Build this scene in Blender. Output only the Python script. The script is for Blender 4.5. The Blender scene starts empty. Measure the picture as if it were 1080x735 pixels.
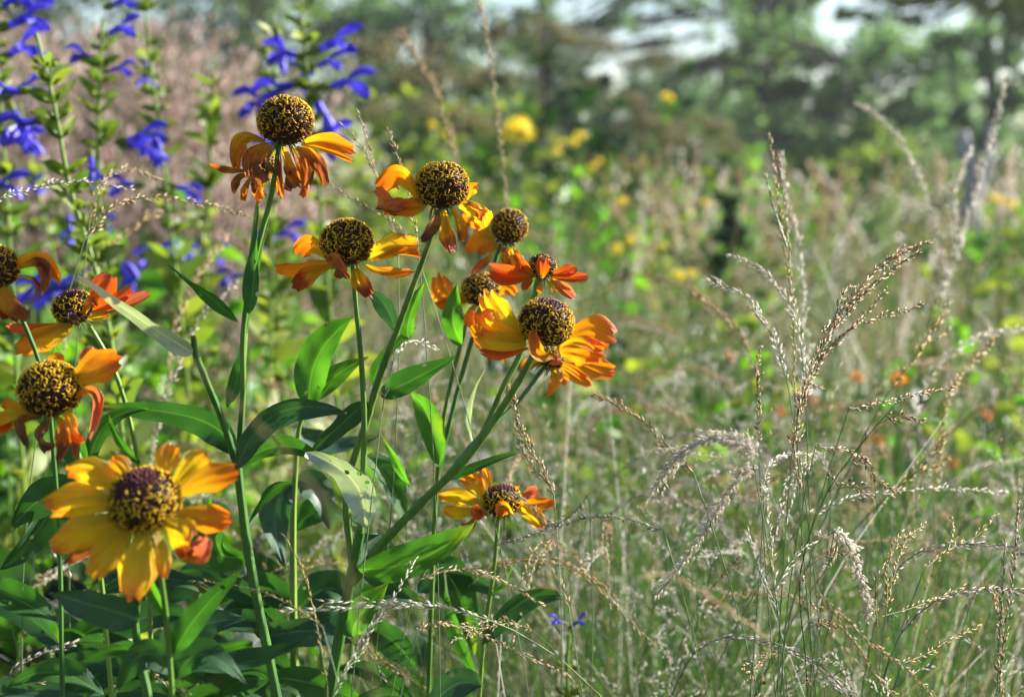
import bpy, math, random
import numpy as np
from mathutils import Vector

rng = np.random.default_rng(7)
random.seed(7)
S = bpy.context.scene
COL = S.collection

# ------------------------------------------------------------------ camera
PITCH = math.radians(7.1)
FPX = 1500.0
CAM = np.array([0.0, 0.0, 0.95])
FW = np.array([0.0, math.cos(PITCH), -math.sin(PITCH)])
RT = np.array([1.0, 0.0, 0.0])
UP = np.array([0.0, math.sin(PITCH), math.cos(PITCH)])
cam_data = bpy.data.cameras.new('camera')
cam = bpy.data.objects.new('camera', cam_data)
COL.objects.link(cam)
cam.location = CAM
cam.rotation_euler = (math.pi / 2 - PITCH, 0, 0)
cam_data.lens = 50
cam_data.sensor_width = 36
cam_data.clip_start = 0.02
cam_data.clip_end = 6000
cam_data.dof.use_dof = True
cam_data.dof.focus_distance = 0.56
cam_data.dof.aperture_fstop = 9.0
cam_data.dof.aperture_blades = 9
S.camera = cam

# ------------------------------------------------------------------ world and sun
SUN = np.array([0.80, 0.34, 0.47]); SUN /= np.linalg.norm(SUN)
el = math.asin(SUN[2]); az = math.atan2(SUN[0], SUN[1])
W = bpy.data.worlds.new('World'); S.world = W; W.use_nodes = True
nt = W.node_tree
sky = nt.nodes.new('ShaderNodeTexSky'); sky.sky_type = 'NISHITA'; sky.sun_disc = False
sky.sun_elevation = el; sky.sun_rotation = az
sky.air_density = 1.0; sky.dust_density = 0.7
bg = nt.nodes['Background']; bg.inputs['Strength'].default_value = 0.058
nt.links.new(sky.outputs[0], bg.inputs['Color'])
sd = bpy.data.lights.new('sun', 'SUN'); sd.energy = 5.0; sd.angle = math.radians(0.5); sd.color = (1.0, 0.965, 0.92)
so = bpy.data.objects.new('sun', sd); COL.objects.link(so)
so.rotation_euler = Vector(SUN).to_track_quat('Z', 'Y').to_euler()
so.location = (3, 0, 5)

S.view_settings.view_transform = 'Standard'
S.view_settings.look = 'None'
S.view_settings.exposure = 1.85
S.view_settings.gamma = 1
S.view_settings.use_curve_mapping = False
S.cycles.use_denoising = True
S.cycles.max_bounces = 7
S.cycles.transmission_bounces = 6
S.cycles.transparent_max_bounces = 4
S.cycles.sample_clamp_indirect = 6

# ------------------------------------------------------------------ helpers
def P(x, y, d):
    return CAM + FW * d + RT * ((x - 540.0) / FPX * d) - UP * ((y - 367.5) / FPX * d)

ORD = 'first second third fourth fifth sixth seventh eighth ninth tenth eleventh twelfth thirteenth fourteenth fifteenth sixteenth seventeenth eighteenth nineteenth twentieth'.split() + ['twenty-' + w for w in 'first second third fourth fifth sixth seventh eighth ninth'.split()] + ['thirtieth'] + ['thirty-' + w for w in 'first second third fourth fifth sixth seventh eighth ninth'.split()] + ['fortieth'] + ['forty-' + w for w in 'first second third fourth fifth sixth seventh eighth ninth'.split()] + ['fiftieth'] + ['fifty-' + w for w in 'first second third fourth fifth sixth seventh eighth ninth'.split()]
def nth(k): return 'leftmost' if k == 0 else ORD[k] + ' from the left'

def ground_at(x, d):
    p = P(x, 367.5, d); return np.array([p[0], p[1], 0.0])

def nrm(v):
    v = np.asarray(v, float); n = np.linalg.norm(v, axis=-1, keepdims=True); return v / np.maximum(n, 1e-9)

def catmull(pts, n):
    """smooth curve through points, chord-length Hermite so uneven spacing does not overshoot"""
    pts = np.asarray(pts, float)
    if len(pts) == 2:
        t = np.linspace(0, 1, n)[:, None]; return pts[0] * (1 - t) + pts[1] * t
    m = len(pts) - 1
    seg = np.linalg.norm(np.diff(pts, axis=0), axis=1) + 1e-9
    sl = np.diff(pts, axis=0) / seg[:, None]
    T = np.zeros_like(pts); T[0] = sl[0]; T[-1] = sl[-1]
    w = seg[1:] / (seg[1:] + seg[:-1]); T[1:-1] = sl[:-1] * w[:, None] + sl[1:] * (1 - w[:, None])
    cum = np.concatenate([[0], np.cumsum(seg)]) / seg.sum()
    # about half of the samples by length, half by knot, so that short bent ends stay smooth
    u = 0.5 * np.linspace(0, 1, n) + 0.5 * np.interp(np.linspace(0, 1, n), np.linspace(0, 1, m + 1), cum)
    i = np.clip(np.searchsorted(cum, u, side='right') - 1, 0, m - 1)
    t = ((u - cum[i]) / (cum[i + 1] - cum[i]))[:, None]; h = seg[i][:, None]
    p0, p1, t0, t1 = pts[i], pts[i + 1], T[i] * h, T[i + 1] * h
    return (2 * t ** 3 - 3 * t ** 2 + 1) * p0 + (t ** 3 - 2 * t ** 2 + t) * t0 + (-2 * t ** 3 + 3 * t ** 2) * p1 + (t ** 3 - t ** 2) * t1

def frames(pts):
    """tangent and two side vectors along one curve or a batch (...,K,3)"""
    t = np.gradient(pts, axis=-2); t = nrm(t)
    ref = np.zeros_like(t); ref[..., 0] = 0.31; ref[..., 1] = 0.93; ref[..., 2] = 0.17
    a = nrm(np.cross(t, ref)); b = nrm(np.cross(t, a))
    return t, a, b

class Mesh:
    """collects vertices and faces in world space; build() links them as ONE object"""
    def __init__(s): s.v = []; s.f = []; s.n = 0
    def add(s, v, f, mat=0, uv=None):
        v = np.asarray(v, float).reshape(-1, 3); f = np.asarray(f, int)
        if len(v) == 0 or len(f) == 0: return
        if uv is None: uv = np.zeros((len(v), 2))
        s.v.append((v, np.asarray(uv, float).reshape(-1, 2))); s.f.append((f + s.n, mat)); s.n += len(v)
    def tube(s, pts, r, sides=6, mat=0, cap=True):
        pts = np.asarray(pts, float); K = len(pts)
        r = np.broadcast_to(np.asarray(r, float), (K,))
        t, a, b = frames(pts)
        ang = np.linspace(0, 2 * math.pi, sides, endpoint=False)
        v = pts[:, None, :] + r[:, None, None] * (np.cos(ang)[None, :, None] * a[:, None, :] + np.sin(ang)[None, :, None] * b[:, None, :])
        uv = np.stack(np.broadcast_arrays(np.linspace(0, 1, K)[:, None], (ang / 6.2832)[None, :]), -1)
        i = np.arange(K - 1)[:, None] * sides; j = np.arange(sides)[None, :]; k = (j + 1) % sides
        f = np.stack([i + j, i + k, i + sides + k, i + sides + j], -1).reshape(-1, 4)
        s.add(v, f, mat, uv)
        if cap:
            n0 = s.n - K * sides
            for st, c in ((0, pts[0]), ((K - 1) * sides, pts[-1])):
                ring = v.reshape(-1, 3)[st:st + sides]
                vv = np.vstack([ring, c]); jj = np.arange(sides)
                s.add(vv, np.stack([jj, (jj + 1) % sides, np.full(sides, sides)], -1), mat)
    def strips(s, C, Wd, mat=0, side=None):
        """batch of flat tapering blades: C (B,K,3), Wd (B,K)"""
        B, K, _ = C.shape
        t, a, b = frames(C)
        if side is not None: a = nrm(side[:, None, :] + 0 * a)
        v = np.stack([C - a * Wd[..., None], C + a * Wd[..., None]], 2)
        base = (np.arange(B) * K * 2)[:, None] + (np.arange(K - 1) * 2)[None, :]
        f = np.stack([base, base + 1, base + 3, base + 2], -1).reshape(-1, 4)
        uv = np.zeros((B, K, 2, 2)); uv[..., 0] = np.linspace(0, 1, K)[None, :, None]; uv[..., 1] = rng.random((B, 1, 1))
        s.add(v, f, mat, uv)
    def tris3(s, C, R, mat=0):
        """batch of three-sided thin tubes"""
        B, K, _ = C.shape
        t, a, b = frames(C)
        ang = np.array([0, 2.094, 4.189])
        v = C[:, :, None, :] + R[:, :, None, None] * (np.cos(ang)[None, None, :, None] * a[:, :, None, :] + np.sin(ang)[None, None, :, None] * b[:, :, None, :])
        base = (np.arange(B) * K * 3)[:, None, None] + (np.arange(K - 1) * 3)[None, :, None]
        j = np.arange(3)[None, None, :]; k = (j + 1) % 3
        f = np.stack([base + j, base + k, base + 3 + k, base + 3 + j], -1).reshape(-1, 4)
        uv = np.zeros((B, K, 3, 2)); uv[..., 0] = np.linspace(0, 1, K)[None, :, None]; uv[..., 1] = rng.random((B, 1, 1))
        s.add(v, f, mat, uv)
    def spindles(s, pos, dr, ln, wd, mat=0):
        """batch of little pointed seeds / spikelets"""
        pos = np.asarray(pos); N = len(pos)
        if N == 0: return
        dr = nrm(dr); ln = np.broadcast_to(ln, (N,))[:, None]; wd = np.broadcast_to(wd, (N,))[:, None]
        ref = nrm(rng.normal(size=(N, 3))); a = nrm(np.cross(dr, ref)); b = np.cross(dr, a)
        m = pos + dr * ln * 0.38
        v = np.stack([pos, m + a * wd, m + b * wd * 0.8, m - a * wd, m - b * wd * 0.8, pos + dr * ln], 1)
        base = (np.arange(N) * 6)[:, None]
        f = np.concatenate([np.stack([base[:, 0] + 0 * 0, base[:, 0] + k2, base[:, 0] + k1], -1) for k1, k2 in ((1, 2), (2, 3), (3, 4), (4, 1))] +
                           [np.stack([base[:, 0] + 5, base[:, 0] + k1, base[:, 0] + k2], -1) for k1, k2 in ((1, 2), (2, 3), (3, 4), (4, 1))])
        uv = np.repeat(rng.random((N, 1, 2)), 6, 1)
        s.add(v, f, mat, uv)
    def cards(s, pos, nor, size, mat=0, aspect=0.55):
        """batch of little folded leaves (two faces meeting at a midrib)"""
        N = len(pos)
        nor = nrm(nor); a = nrm(np.cross(nor, nrm(rng.normal(size=(N, 3))))); b = np.cross(nor, a)
        size = np.broadcast_to(size, (N,))[:, None]
        v = np.stack([pos - a * size * .5, pos + b * size * aspect * .5 + nor * size * .12, pos + a * size * .5 - nor * size * .1, pos - b * size * aspect * .5 + nor * size * .12], 1)
        base = np.arange(N) * 4
        f = np.concatenate([np.stack([base, base + 1, base + 2], -1), np.stack([base, base + 2, base + 3], -1)])
        uv = np.repeat(rng.random((N, 1, 2)), 4, 1)
        s.add(v, f, mat, uv)
    def build(s, name, mats, parent=None, origin=None, smooth=True):
        me = bpy.data.meshes.new(name)
        V = np.vstack([v for v, _ in s.v]); UV = np.vstack([u for _, u in s.v])
        if origin is None: origin = WLOC.get(parent.name, np.zeros(3)) if parent else np.zeros(3)
        origin = np.asarray(origin, float)
        V = V - origin
        loops = np.concatenate([f.ravel() for f, _ in s.f])
        tot = np.concatenate([np.full(len(f), f.shape[1]) for f, _ in s.f])
        mi = np.concatenate([np.full(len(f), m) for f, m in s.f])
        st = np.concatenate([[0], np.cumsum(tot)[:-1]])
        me.vertices.add(len(V)); me.vertices.foreach_set('co', V.astype(np.float32).ravel())
        me.loops.add(len(loops)); me.loops.foreach_set('vertex_index', loops.astype(np.int32))
        me.polygons.add(len(tot)); me.polygons.foreach_set('loop_start', st.astype(np.int32)); me.polygons.foreach_set('loop_total', tot.astype(np.int32))
        me.polygons.foreach_set('material_index', mi.astype(np.int32))
        me.polygons.foreach_set('use_smooth', np.full(len(tot), smooth))
        uvl = me.uv_layers.new(name='UVMap'); uvl.data.foreach_set('uv', UV[loops].astype(np.float32).ravel())
        me.update(); me.validate()
        for m in (mats if isinstance(mats, (list, tuple)) else [mats]): me.materials.append(m)
        o = bpy.data.objects.new(name, me); COL.objects.link(o)
        if parent is not None:
            o.parent = parent; o.location = origin - WLOC[parent.name]
        else: o.location = origin
        WLOC[o.name] = origin
        return o

WLOC = {}
def tag(o, label=None, cat=None, group=None, kind=None):
    if label: o['label'] = label
    if cat: o['category'] = cat
    if group: o['group'] = group
    if kind: o['kind'] = kind
    return o
def empty(name, loc, label, cat, group=None):
    o = bpy.data.objects.new(name, None); COL.objects.link(o); o.location = loc; o.empty_display_size = 0.02
    WLOC[o.name] = np.asarray(loc, float); return tag(o, label, cat, group)

# ------------------------------------------------------------------ materials
def base_mat(name):
    m = bpy.data.materials.new(name); m.use_nodes = True
    n = m.node_tree.nodes; l = m.node_tree.links
    return m, n, l, n['Principled BSDF'], n['Material Output']
def ramp(n, stops):
    r = n.new('ShaderNodeValToRGB'); e = r.color_ramp.elements
    while len(e) < len(stops): e.new(0.5)
    for i, (p, c) in enumerate(stops): e[i].position = p; e[i].color = (*c, 1)
    return r
def math_n(n, l, op, a, b):
    m = n.new('ShaderNodeMath'); m.operation = op
    for i, q in enumerate((a, b)):
        if hasattr(q, 'links'): l.new(q, m.inputs[i])
        elif q is not None: m.inputs[i].default_value = q
    return m.outputs[0]
def thin(n, l, bs, out, colour, trans, tint=(1, 1, 1)):
    """mix translucency into a thin sheet"""
    tr = n.new('ShaderNodeBsdfTranslucent'); mx = n.new('ShaderNodeMixShader')
    mu = n.new('ShaderNodeMix'); mu.data_type = 'RGBA'; mu.blend_type = 'MULTIPLY'; mu.inputs[0].default_value = 1
    l.new(colour, mu.inputs[6]); mu.inputs[7].default_value = (*tint, 1)
    l.new(mu.outputs[2], tr.inputs['Color']); mx.inputs[0].default_value = trans
    l.new(bs.outputs[0], mx.inputs[1]); l.new(tr.outputs[0], mx.inputs[2]); l.new(mx.outputs[0], out.inputs[0])

def petal_mat(name, stops, trans=0.64, rough=0.42, scale=1.0, blotch=None):
    m, n, l, bs, out = base_mat(name)
    uv = n.new('ShaderNodeUVMap'); uv.uv_map = 'UVMap'
    sep = n.new('ShaderNodeSeparateXYZ'); l.new(uv.outputs[0], sep.inputs[0])
    mp = n.new('ShaderNodeMapping'); l.new(uv.outputs[0], mp.inputs[0]); mp.inputs['Scale'].default_value = (1.6, 10, 1)
    no = n.new('ShaderNodeTexNoise'); l.new(mp.outputs[0], no.inputs['Vector']); no.inputs['Scale'].default_value = 1.6; no.inputs['Detail'].default_value = 4
    tc = n.new('ShaderNodeTexCoord')
    n2 = n.new('ShaderNodeTexNoise'); l.new(tc.outputs['Object'], n2.inputs['Vector']); n2.inputs['Scale'].default_value = 160; n2.inputs['Detail'].default_value = 5
    f = math_n(n, l, 'ADD', sep.outputs[0], math_n(n, l, 'MULTIPLY', math_n(n, l, 'SUBTRACT', no.outputs[0], 0.5), 0.6))
    f = math_n(n, l, 'ADD', f, math_n(n, l, 'MULTIPLY', math_n(n, l, 'SUBTRACT', n2.outputs[0], 0.5), 0.7))
    r = ramp(n, stops); l.new(f, r.inputs[0]); colour = r.outputs[0]
    if blotch:
        n3 = n.new('ShaderNodeTexNoise'); l.new(tc.outputs['Object'], n3.inputs['Vector']); n3.inputs['Scale'].default_value = 75; n3.inputs['Detail'].default_value = 6; n3.inputs['Distortion'].default_value = 0.6
        rr = ramp(n, [(0.54, (0, 0, 0)), (0.64, (1, 1, 1))]); l.new(math_n(n, l, 'ADD', n3.outputs[0], math_n(n, l, 'MULTIPLY', sep.outputs[0], 0.12)), rr.inputs[0])
        mx = n.new('ShaderNodeMix'); mx.data_type = 'RGBA'; l.new(rr.outputs[0], mx.inputs[0]); l.new(colour, mx.inputs[6]); mx.inputs[7].default_value = (*blotch, 1); colour = mx.outputs[2]
    vn = math_n(n, l, 'ABSOLUTE', math_n(n, l, 'SINE', math_n(n, l, 'ADD', math_n(n, l, 'MULTIPLY', sep.outputs[1], 42.0), math_n(n, l, 'MULTIPLY', n2.outputs[0], 5.0)), None), None)
    vn = math_n(n, l, 'MULTIPLY', math_n(n, l, 'POWER', math_n(n, l, 'SUBTRACT', 1.0, vn), 2.5), 0.45)
    mv = n.new('ShaderNodeMix'); mv.data_type = 'RGBA'; mv.blend_type = 'MULTIPLY'; l.new(vn, mv.inputs[0]); l.new(colour, mv.inputs[6]); mv.inputs[7].default_value = (.78, .40, .25, 1); colour = mv.outputs[2]
    l.new(colour, bs.inputs['Base Color']); bs.inputs['Roughness'].default_value = rough
    bp = n.new('ShaderNodeBump'); bp.inputs['Strength'].default_value = 0.9; bp.inputs['Distance'].default_value = 0.0007
    l.new(math_n(n, l, 'SUBTRACT', no.outputs[0], vn), bp.inputs['Height']); l.new(bp.outputs[0], bs.inputs['Normal'])
    thin(n, l, bs, out, colour, trans, (1.0, 1.0, 0.8))
    return m

def leaf_mat(name, dark, light, trans=0.35, rough=0.42, spec=0.5, tint=(1.6, 1.7, 0.6), coat=0.0):
    m, n, l, bs, out = base_mat(name)
    uv = n.new('ShaderNodeUVMap'); uv.uv_map = 'UVMap'
    sep = n.new('ShaderNodeSeparateXYZ'); l.new(uv.outputs[0], sep.inputs[0])
    av = math_n(n, l, 'ABSOLUTE', math_n(n, l, 'SUBTRACT', sep.outputs[1], 0.5), None)
    tc = n.new('ShaderNodeTexCoord')
    no = n.new('ShaderNodeTexNoise'); l.new(tc.outputs['Object'], no.inputs['Vector']); no.inputs['Scale'].default_value = 90; no.inputs['Detail'].default_value = 6
    r = ramp(n, [(0.35, dark), (0.68, light)]); l.new(no.outputs[0], r.inputs[0])
    # side veins: slanted waves away from the midrib
    ph = math_n(n, l, 'SUBTRACT', math_n(n, l, 'MULTIPLY', sep.outputs[0], 75.0), math_n(n, l, 'MULTIPLY', av, 60.0))
    sv = math_n(n, l, 'POWER', math_n(n, l, 'ABSOLUTE', math_n(n, l, 'SINE', ph, None), None), 10.0)
    rib = math_n(n, l, 'LESS_THAN', av, 0.035)
    vein = math_n(n, l, 'MAXIMUM', math_n(n, l, 'MULTIPLY', sv, 0.7), rib)
    mx = n.new('ShaderNodeMix'); mx.data_type = 'RGBA'; l.new(math_n(n, l, 'MULTIPLY', vein, 0.5), mx.inputs[0]); l.new(r.outputs[0], mx.inputs[6])
    mx.inputs[7].default_value = (min(1, light[0] * 2.2 + .02), min(1, light[1] * 1.7 + .02), light[2] * 1.6 + .01, 1)
    # small brown wounds
    n3 = n.new('ShaderNodeTexNoise'); l.new(tc.outputs['Object'], n3.inputs['Vector']); n3.inputs['Scale'].default_value = 260; n3.inputs['Detail'].default_value = 2
    r3 = ramp(n, [(0.72, (0, 0, 0)), (0.75, (1, 1, 1))]); l.new(n3.outputs[0], r3.inputs[0])
    m2 = n.new('ShaderNodeMix'); m2.data_type = 'RGBA'; l.new(r3.outputs[0], m2.inputs[0]); l.new(mx.outputs[2], m2.inputs[6]); m2.inputs[7].default_value = (.06, .04, .015, 1)
    n4 = n.new('ShaderNodeTexNoise'); l.new(tc.outputs['Object'], n4.inputs['Vector']); n4.inputs['Scale'].default_value = 38; n4.inputs['Detail'].default_value = 5
    r4 = ramp(n, [(0.62, (0, 0, 0)), (0.72, (.8, .8, .8))]); l.new(math_n(n, l, 'ADD', n4.outputs[0], math_n(n, l, 'MULTIPLY', math_n(n, l, 'POWER', sep.outputs[0], 8.0), 0.22)), r4.inputs[0])
    m4 = n.new('ShaderNodeMix'); m4.data_type = 'RGBA'; l.new(r4.outputs[0], m4.inputs[0]); l.new(m2.outputs[2], m4.inputs[6]); m4.inputs[7].default_value = (light[0] * 2.0 + .03, light[1] * 1.15 + .01, light[2] * 1.1, 1); m2 = m4
    l.new(m2.outputs[2], bs.inputs['Base Color'])
    bs.inputs['Roughness'].default_value = rough + .14; bs.inputs['Specular IOR Level'].default_value = spec
    bs.inputs['Coat Weight'].default_value = coat; bs.inputs['Coat Roughness'].default_value = 0.3
    bp = n.new('ShaderNodeBump'); bp.inputs['Strength'].default_value = 0.6; bp.inputs['Distance'].default_value = 0.0006
    l.new(math_n(n, l, 'ADD', math_n(n, l, 'MULTIPLY', vein, -0.7), no.outputs[0]), bp.inputs['Height']); l.new(bp.outputs[0], bs.inputs['Normal'])
    thin(n, l, bs, out, m2.outputs[2], trans, tint)
    # insect holes
    n5 = n.new('ShaderNodeTexVoronoi'); l.new(tc.outputs['Object'], n5.inputs['Vector']); n5.inputs['Scale'].default_value = 190
    n6 = n.new('ShaderNodeTexNoise'); l.new(tc.outputs['Object'], n6.inputs['Vector']); n6.inputs['Scale'].default_value = 55
    ho = math_n(n, l, 'MULTIPLY', math_n(n, l, 'LESS_THAN', n5.outputs[0], 0.20), math_n(n, l, 'GREATER_THAN', n6.outputs[0], 0.60))
    tp = n.new('ShaderNodeBsdfTransparent'); ms = n.new('ShaderNodeMixShader'); src = out.inputs[0].links[0].from_socket
    l.new(ho, ms.inputs[0]); l.new(src, ms.inputs[1]); l.new(tp.outputs[0], ms.inputs[2]); l.new(ms.outputs[0], out.inputs[0])
    return m

def stem_mat(name, a, b, rough=0.45, vary=60, trans=0.0):
    m, n, l, bs, out = base_mat(name)
    tc = n.new('ShaderNodeTexCoord'); mp = n.new('ShaderNodeMapping'); l.new(tc.outputs['Object'], mp.inputs[0]); mp.inputs['Scale'].default_value = (1, 1, 0.12)
    no = n.new('ShaderNodeTexNoise'); l.new(mp.outputs[0], no.inputs['Vector']); no.inputs['Scale'].default_value = vary * 5; no.inputs['Detail'].default_value = 5
    r = ramp(n, [(0.3, a), (0.7, b)]); l.new(no.outputs[0], r.inputs[0]); l.new(r.outputs[0], bs.inputs['Base Color'])
    bs.inputs['Roughness'].default_value = rough; bs.inputs['Specular IOR Level'].default_value = 0.25
    bp = n.new('ShaderNodeBump'); bp.inputs['Strength'].default_value = 0.5; bp.inputs['Distance'].default_value = 0.0004
    l.new(no.outputs[0], bp.inputs['Height']); l.new(bp.outputs[0], bs.inputs['Normal'])
    if trans: thin(n, l, bs, out, r.outputs[0], trans)
    return m

def vary_mat(name, stops, trans=0.3, rough=0.55, tint=(1, 1, 1), spec=0.4):
    """colour picked per seed / blade from the random UV each one carries, with a little noise on top"""
    m, n, l, bs, out = base_mat(name)
    uv = n.new('ShaderNodeUVMap'); uv.uv_map = 'UVMap'
    sep = n.new('ShaderNodeSeparateXYZ'); l.new(uv.outputs[0], sep.inputs[0])
    tc = n.new('ShaderNodeTexCoord'); no = n.new('ShaderNodeTexNoise'); l.new(tc.outputs['Object'], no.inputs['Vector']); no.inputs['Scale'].default_value = 3.0; no.inputs['Detail'].default_value = 3
    f = math_n(n, l, 'ADD', math_n(n, l, 'MULTIPLY', sep.outputs[1], 0.75), math_n(n, l, 'MULTIPLY', no.outputs[0], 0.3))
    r = ramp(n, stops); l.new(f, r.inputs[0]); l.new(r.outputs[0], bs.inputs['Base Color'])
    bs.inputs['Roughness'].default_value = rough; bs.inputs['Specular IOR Level'].default_value = spec
    thin(n, l, bs, out, r.outputs[0], trans, tint)
    return m

YEL = (0.80, 0.47, 0.012); ORA = (0.84, 0.25, 0.006); RED = (0.66, 0.095, 0.006); RUS = (0.28, 0.045, 0.008); BRN = (0.13, 0.045, 0.012)
MP = {
 'fresh': petal_mat('petal_yellow_to_orange', [(0.05, YEL), (0.5, (0.82, 0.40, 0.01)), (0.8, ORA), (1.0, (0.74, 0.15, 0.006))]),
 'orange': petal_mat('petal_orange', [(0.0, (0.80, 0.42, 0.01)), (0.4, (0.84, 0.31, 0.008)), (0.8, (0.82, 0.22, 0.006)), (1.0, (0.70, 0.12, 0.006))]),
 'yellow': petal_mat('petal_golden_yellow', [(0.0, (0.70, 0.46, 0.01)), (0.6, (0.82, 0.50, 0.012)), (0.88, (0.82, 0.33, 0.01)), (1.0, (0.62, 0.14, 0.01))]),
 'red': petal_mat('petal_red_orange', [(0.0, (0.7, 0.25, 0.01)), (0.25, (0.7, 0.12, 0.006)), (0.6, RED), (1.0, (0.45, 0.08, 0.03))]),
 'gold': petal_mat('petal_fading_gold', [(0.0, (0.66, 0.42, 0.01)), (0.4, (0.72, 0.36, 0.012)), (0.7, (0.62, 0.2, 0.012)), (1.0, (0.36, 0.08, 0.012))], blotch=(0.30, 0.08, 0.015)),
 'rust': petal_mat('petal_withered_rust', [(0.0, (0.72, 0.38, 0.015)), (0.35, (0.62, 0.20, 0.015)), (0.7, (0.5, 0.12, 0.018)), (1.0, (0.68, 0.24, 0.03))], trans=0.4, rough=0.5, blotch=(0.22, 0.06, 0.018)),
 'dry': petal_mat('petal_dried_brown', [(0.0, (0.5, 0.25, 0.03)), (0.4, (0.36, 0.13, 0.025)), (0.8, (0.24, 0.08, 0.025)), (1.0, (0.45, 0.18, 0.04))], trans=0.3, rough=0.5, blotch=(0.11, 0.04, 0.02)),
 'tipped': petal_mat('petal_yellow_with_rust_tip', [(0.1, (0.68, 0.38, 0.012)), (0.55, (0.72, 0.30, 0.01)), (0.68, (0.45, 0.08, 0.01)), (0.9, (0.25, 0.035, 0.01))]),
 'pink': petal_mat('petal_pinkish_curl', [(0.0, (0.7, 0.3, 0.02)), (0.4, (0.7, 0.17, 0.03)), (0.8, (0.6, 0.13, 0.07)), (1.0, (0.65, 0.2, 0.12))], rough=0.35),
}
def cone_mat(name, c1, c2, rough=0.6):
    m, n, l, bs, out = base_mat(name)
    uv = n.new('ShaderNodeUVMap'); uv.uv_map = 'UVMap'; sep = n.new('ShaderNodeSeparateXYZ'); l.new(uv.outputs[0], sep.inputs[0])
    r = ramp(n, [(0.0, c1), (1.0, c2)]); l.new(sep.outputs[1], r.inputs[0]); l.new(r.outputs[0], bs.inputs['Base Color']); bs.inputs['Roughness'].default_value = rough; bs.inputs['Specular IOR Level'].default_value = 0.2
    return m
M_CORE = cone_mat('cone_dark_brown', (0.022, 0.009, 0.005), (0.04, 0.014, 0.006))
M_FLOR = cone_mat('cone_floret_tubes', (0.035, 0.012, 0.006), (0.10, 0.036, 0.008))
M_ANTH = cone_mat('cone_yellow_styles', (0.50, 0.27, 0.006), (0.88, 0.56, 0.010), 0.5)
M_ANTH2 = cone_mat('cone_brown_styles', (0.20, 0.08, 0.008), (0.45, 0.21, 0.01), 0.6)
M_CAP = cone_mat('cone_purple_buds', (0.07, 0.018, 0.03), (0.20, 0.05, 0.05), 0.4)
LF = {
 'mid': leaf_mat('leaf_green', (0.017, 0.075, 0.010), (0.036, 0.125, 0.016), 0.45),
 'lit': leaf_mat('leaf_sunlit_green', (0.032, 0.12, 0.011), (0.058, 0.18, 0.018), 0.55),  # sunlit look put into a brighter copy of the leaf green
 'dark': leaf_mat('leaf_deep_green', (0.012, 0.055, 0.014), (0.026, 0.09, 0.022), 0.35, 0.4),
 'blue': leaf_mat('leaf_bluish_green', (0.012, 0.055, 0.026), (0.028, 0.09, 0.038), 0.25, 0.42, 0.6, coat=0.1),
 'pale': leaf_mat('leaf_grey_green_sky_sheen', (0.22, 0.30, 0.25), (0.40, 0.48, 0.40), 0.2, 0.34, 1.0, coat=0.2),  # sky reflection put into the colour as a pale grey-green
}
M_STEM = stem_mat('stem_green', (0.05, 0.12, 0.015), (0.12, 0.22, 0.03), 0.5, trans=.15)
M_STEMY = stem_mat('stem_yellow_green', (0.10, 0.18, 0.025), (0.20, 0.30, 0.05), 0.5, trans=.15)
M_STEMD = stem_mat('stem_dark_green', (0.025, 0.08, 0.015), (0.06, 0.15, 0.022), 0.5)
M_CUT = stem_mat('stem_cut_end_brown', (0.10, 0.06, 0.03), (0.2, 0.13, 0.07), 0.8)
M_SEPAL = stem_mat('sepal_green', (0.09, 0.14, 0.02), (0.2, 0.22, 0.04), 0.5, trans=0.3)

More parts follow.
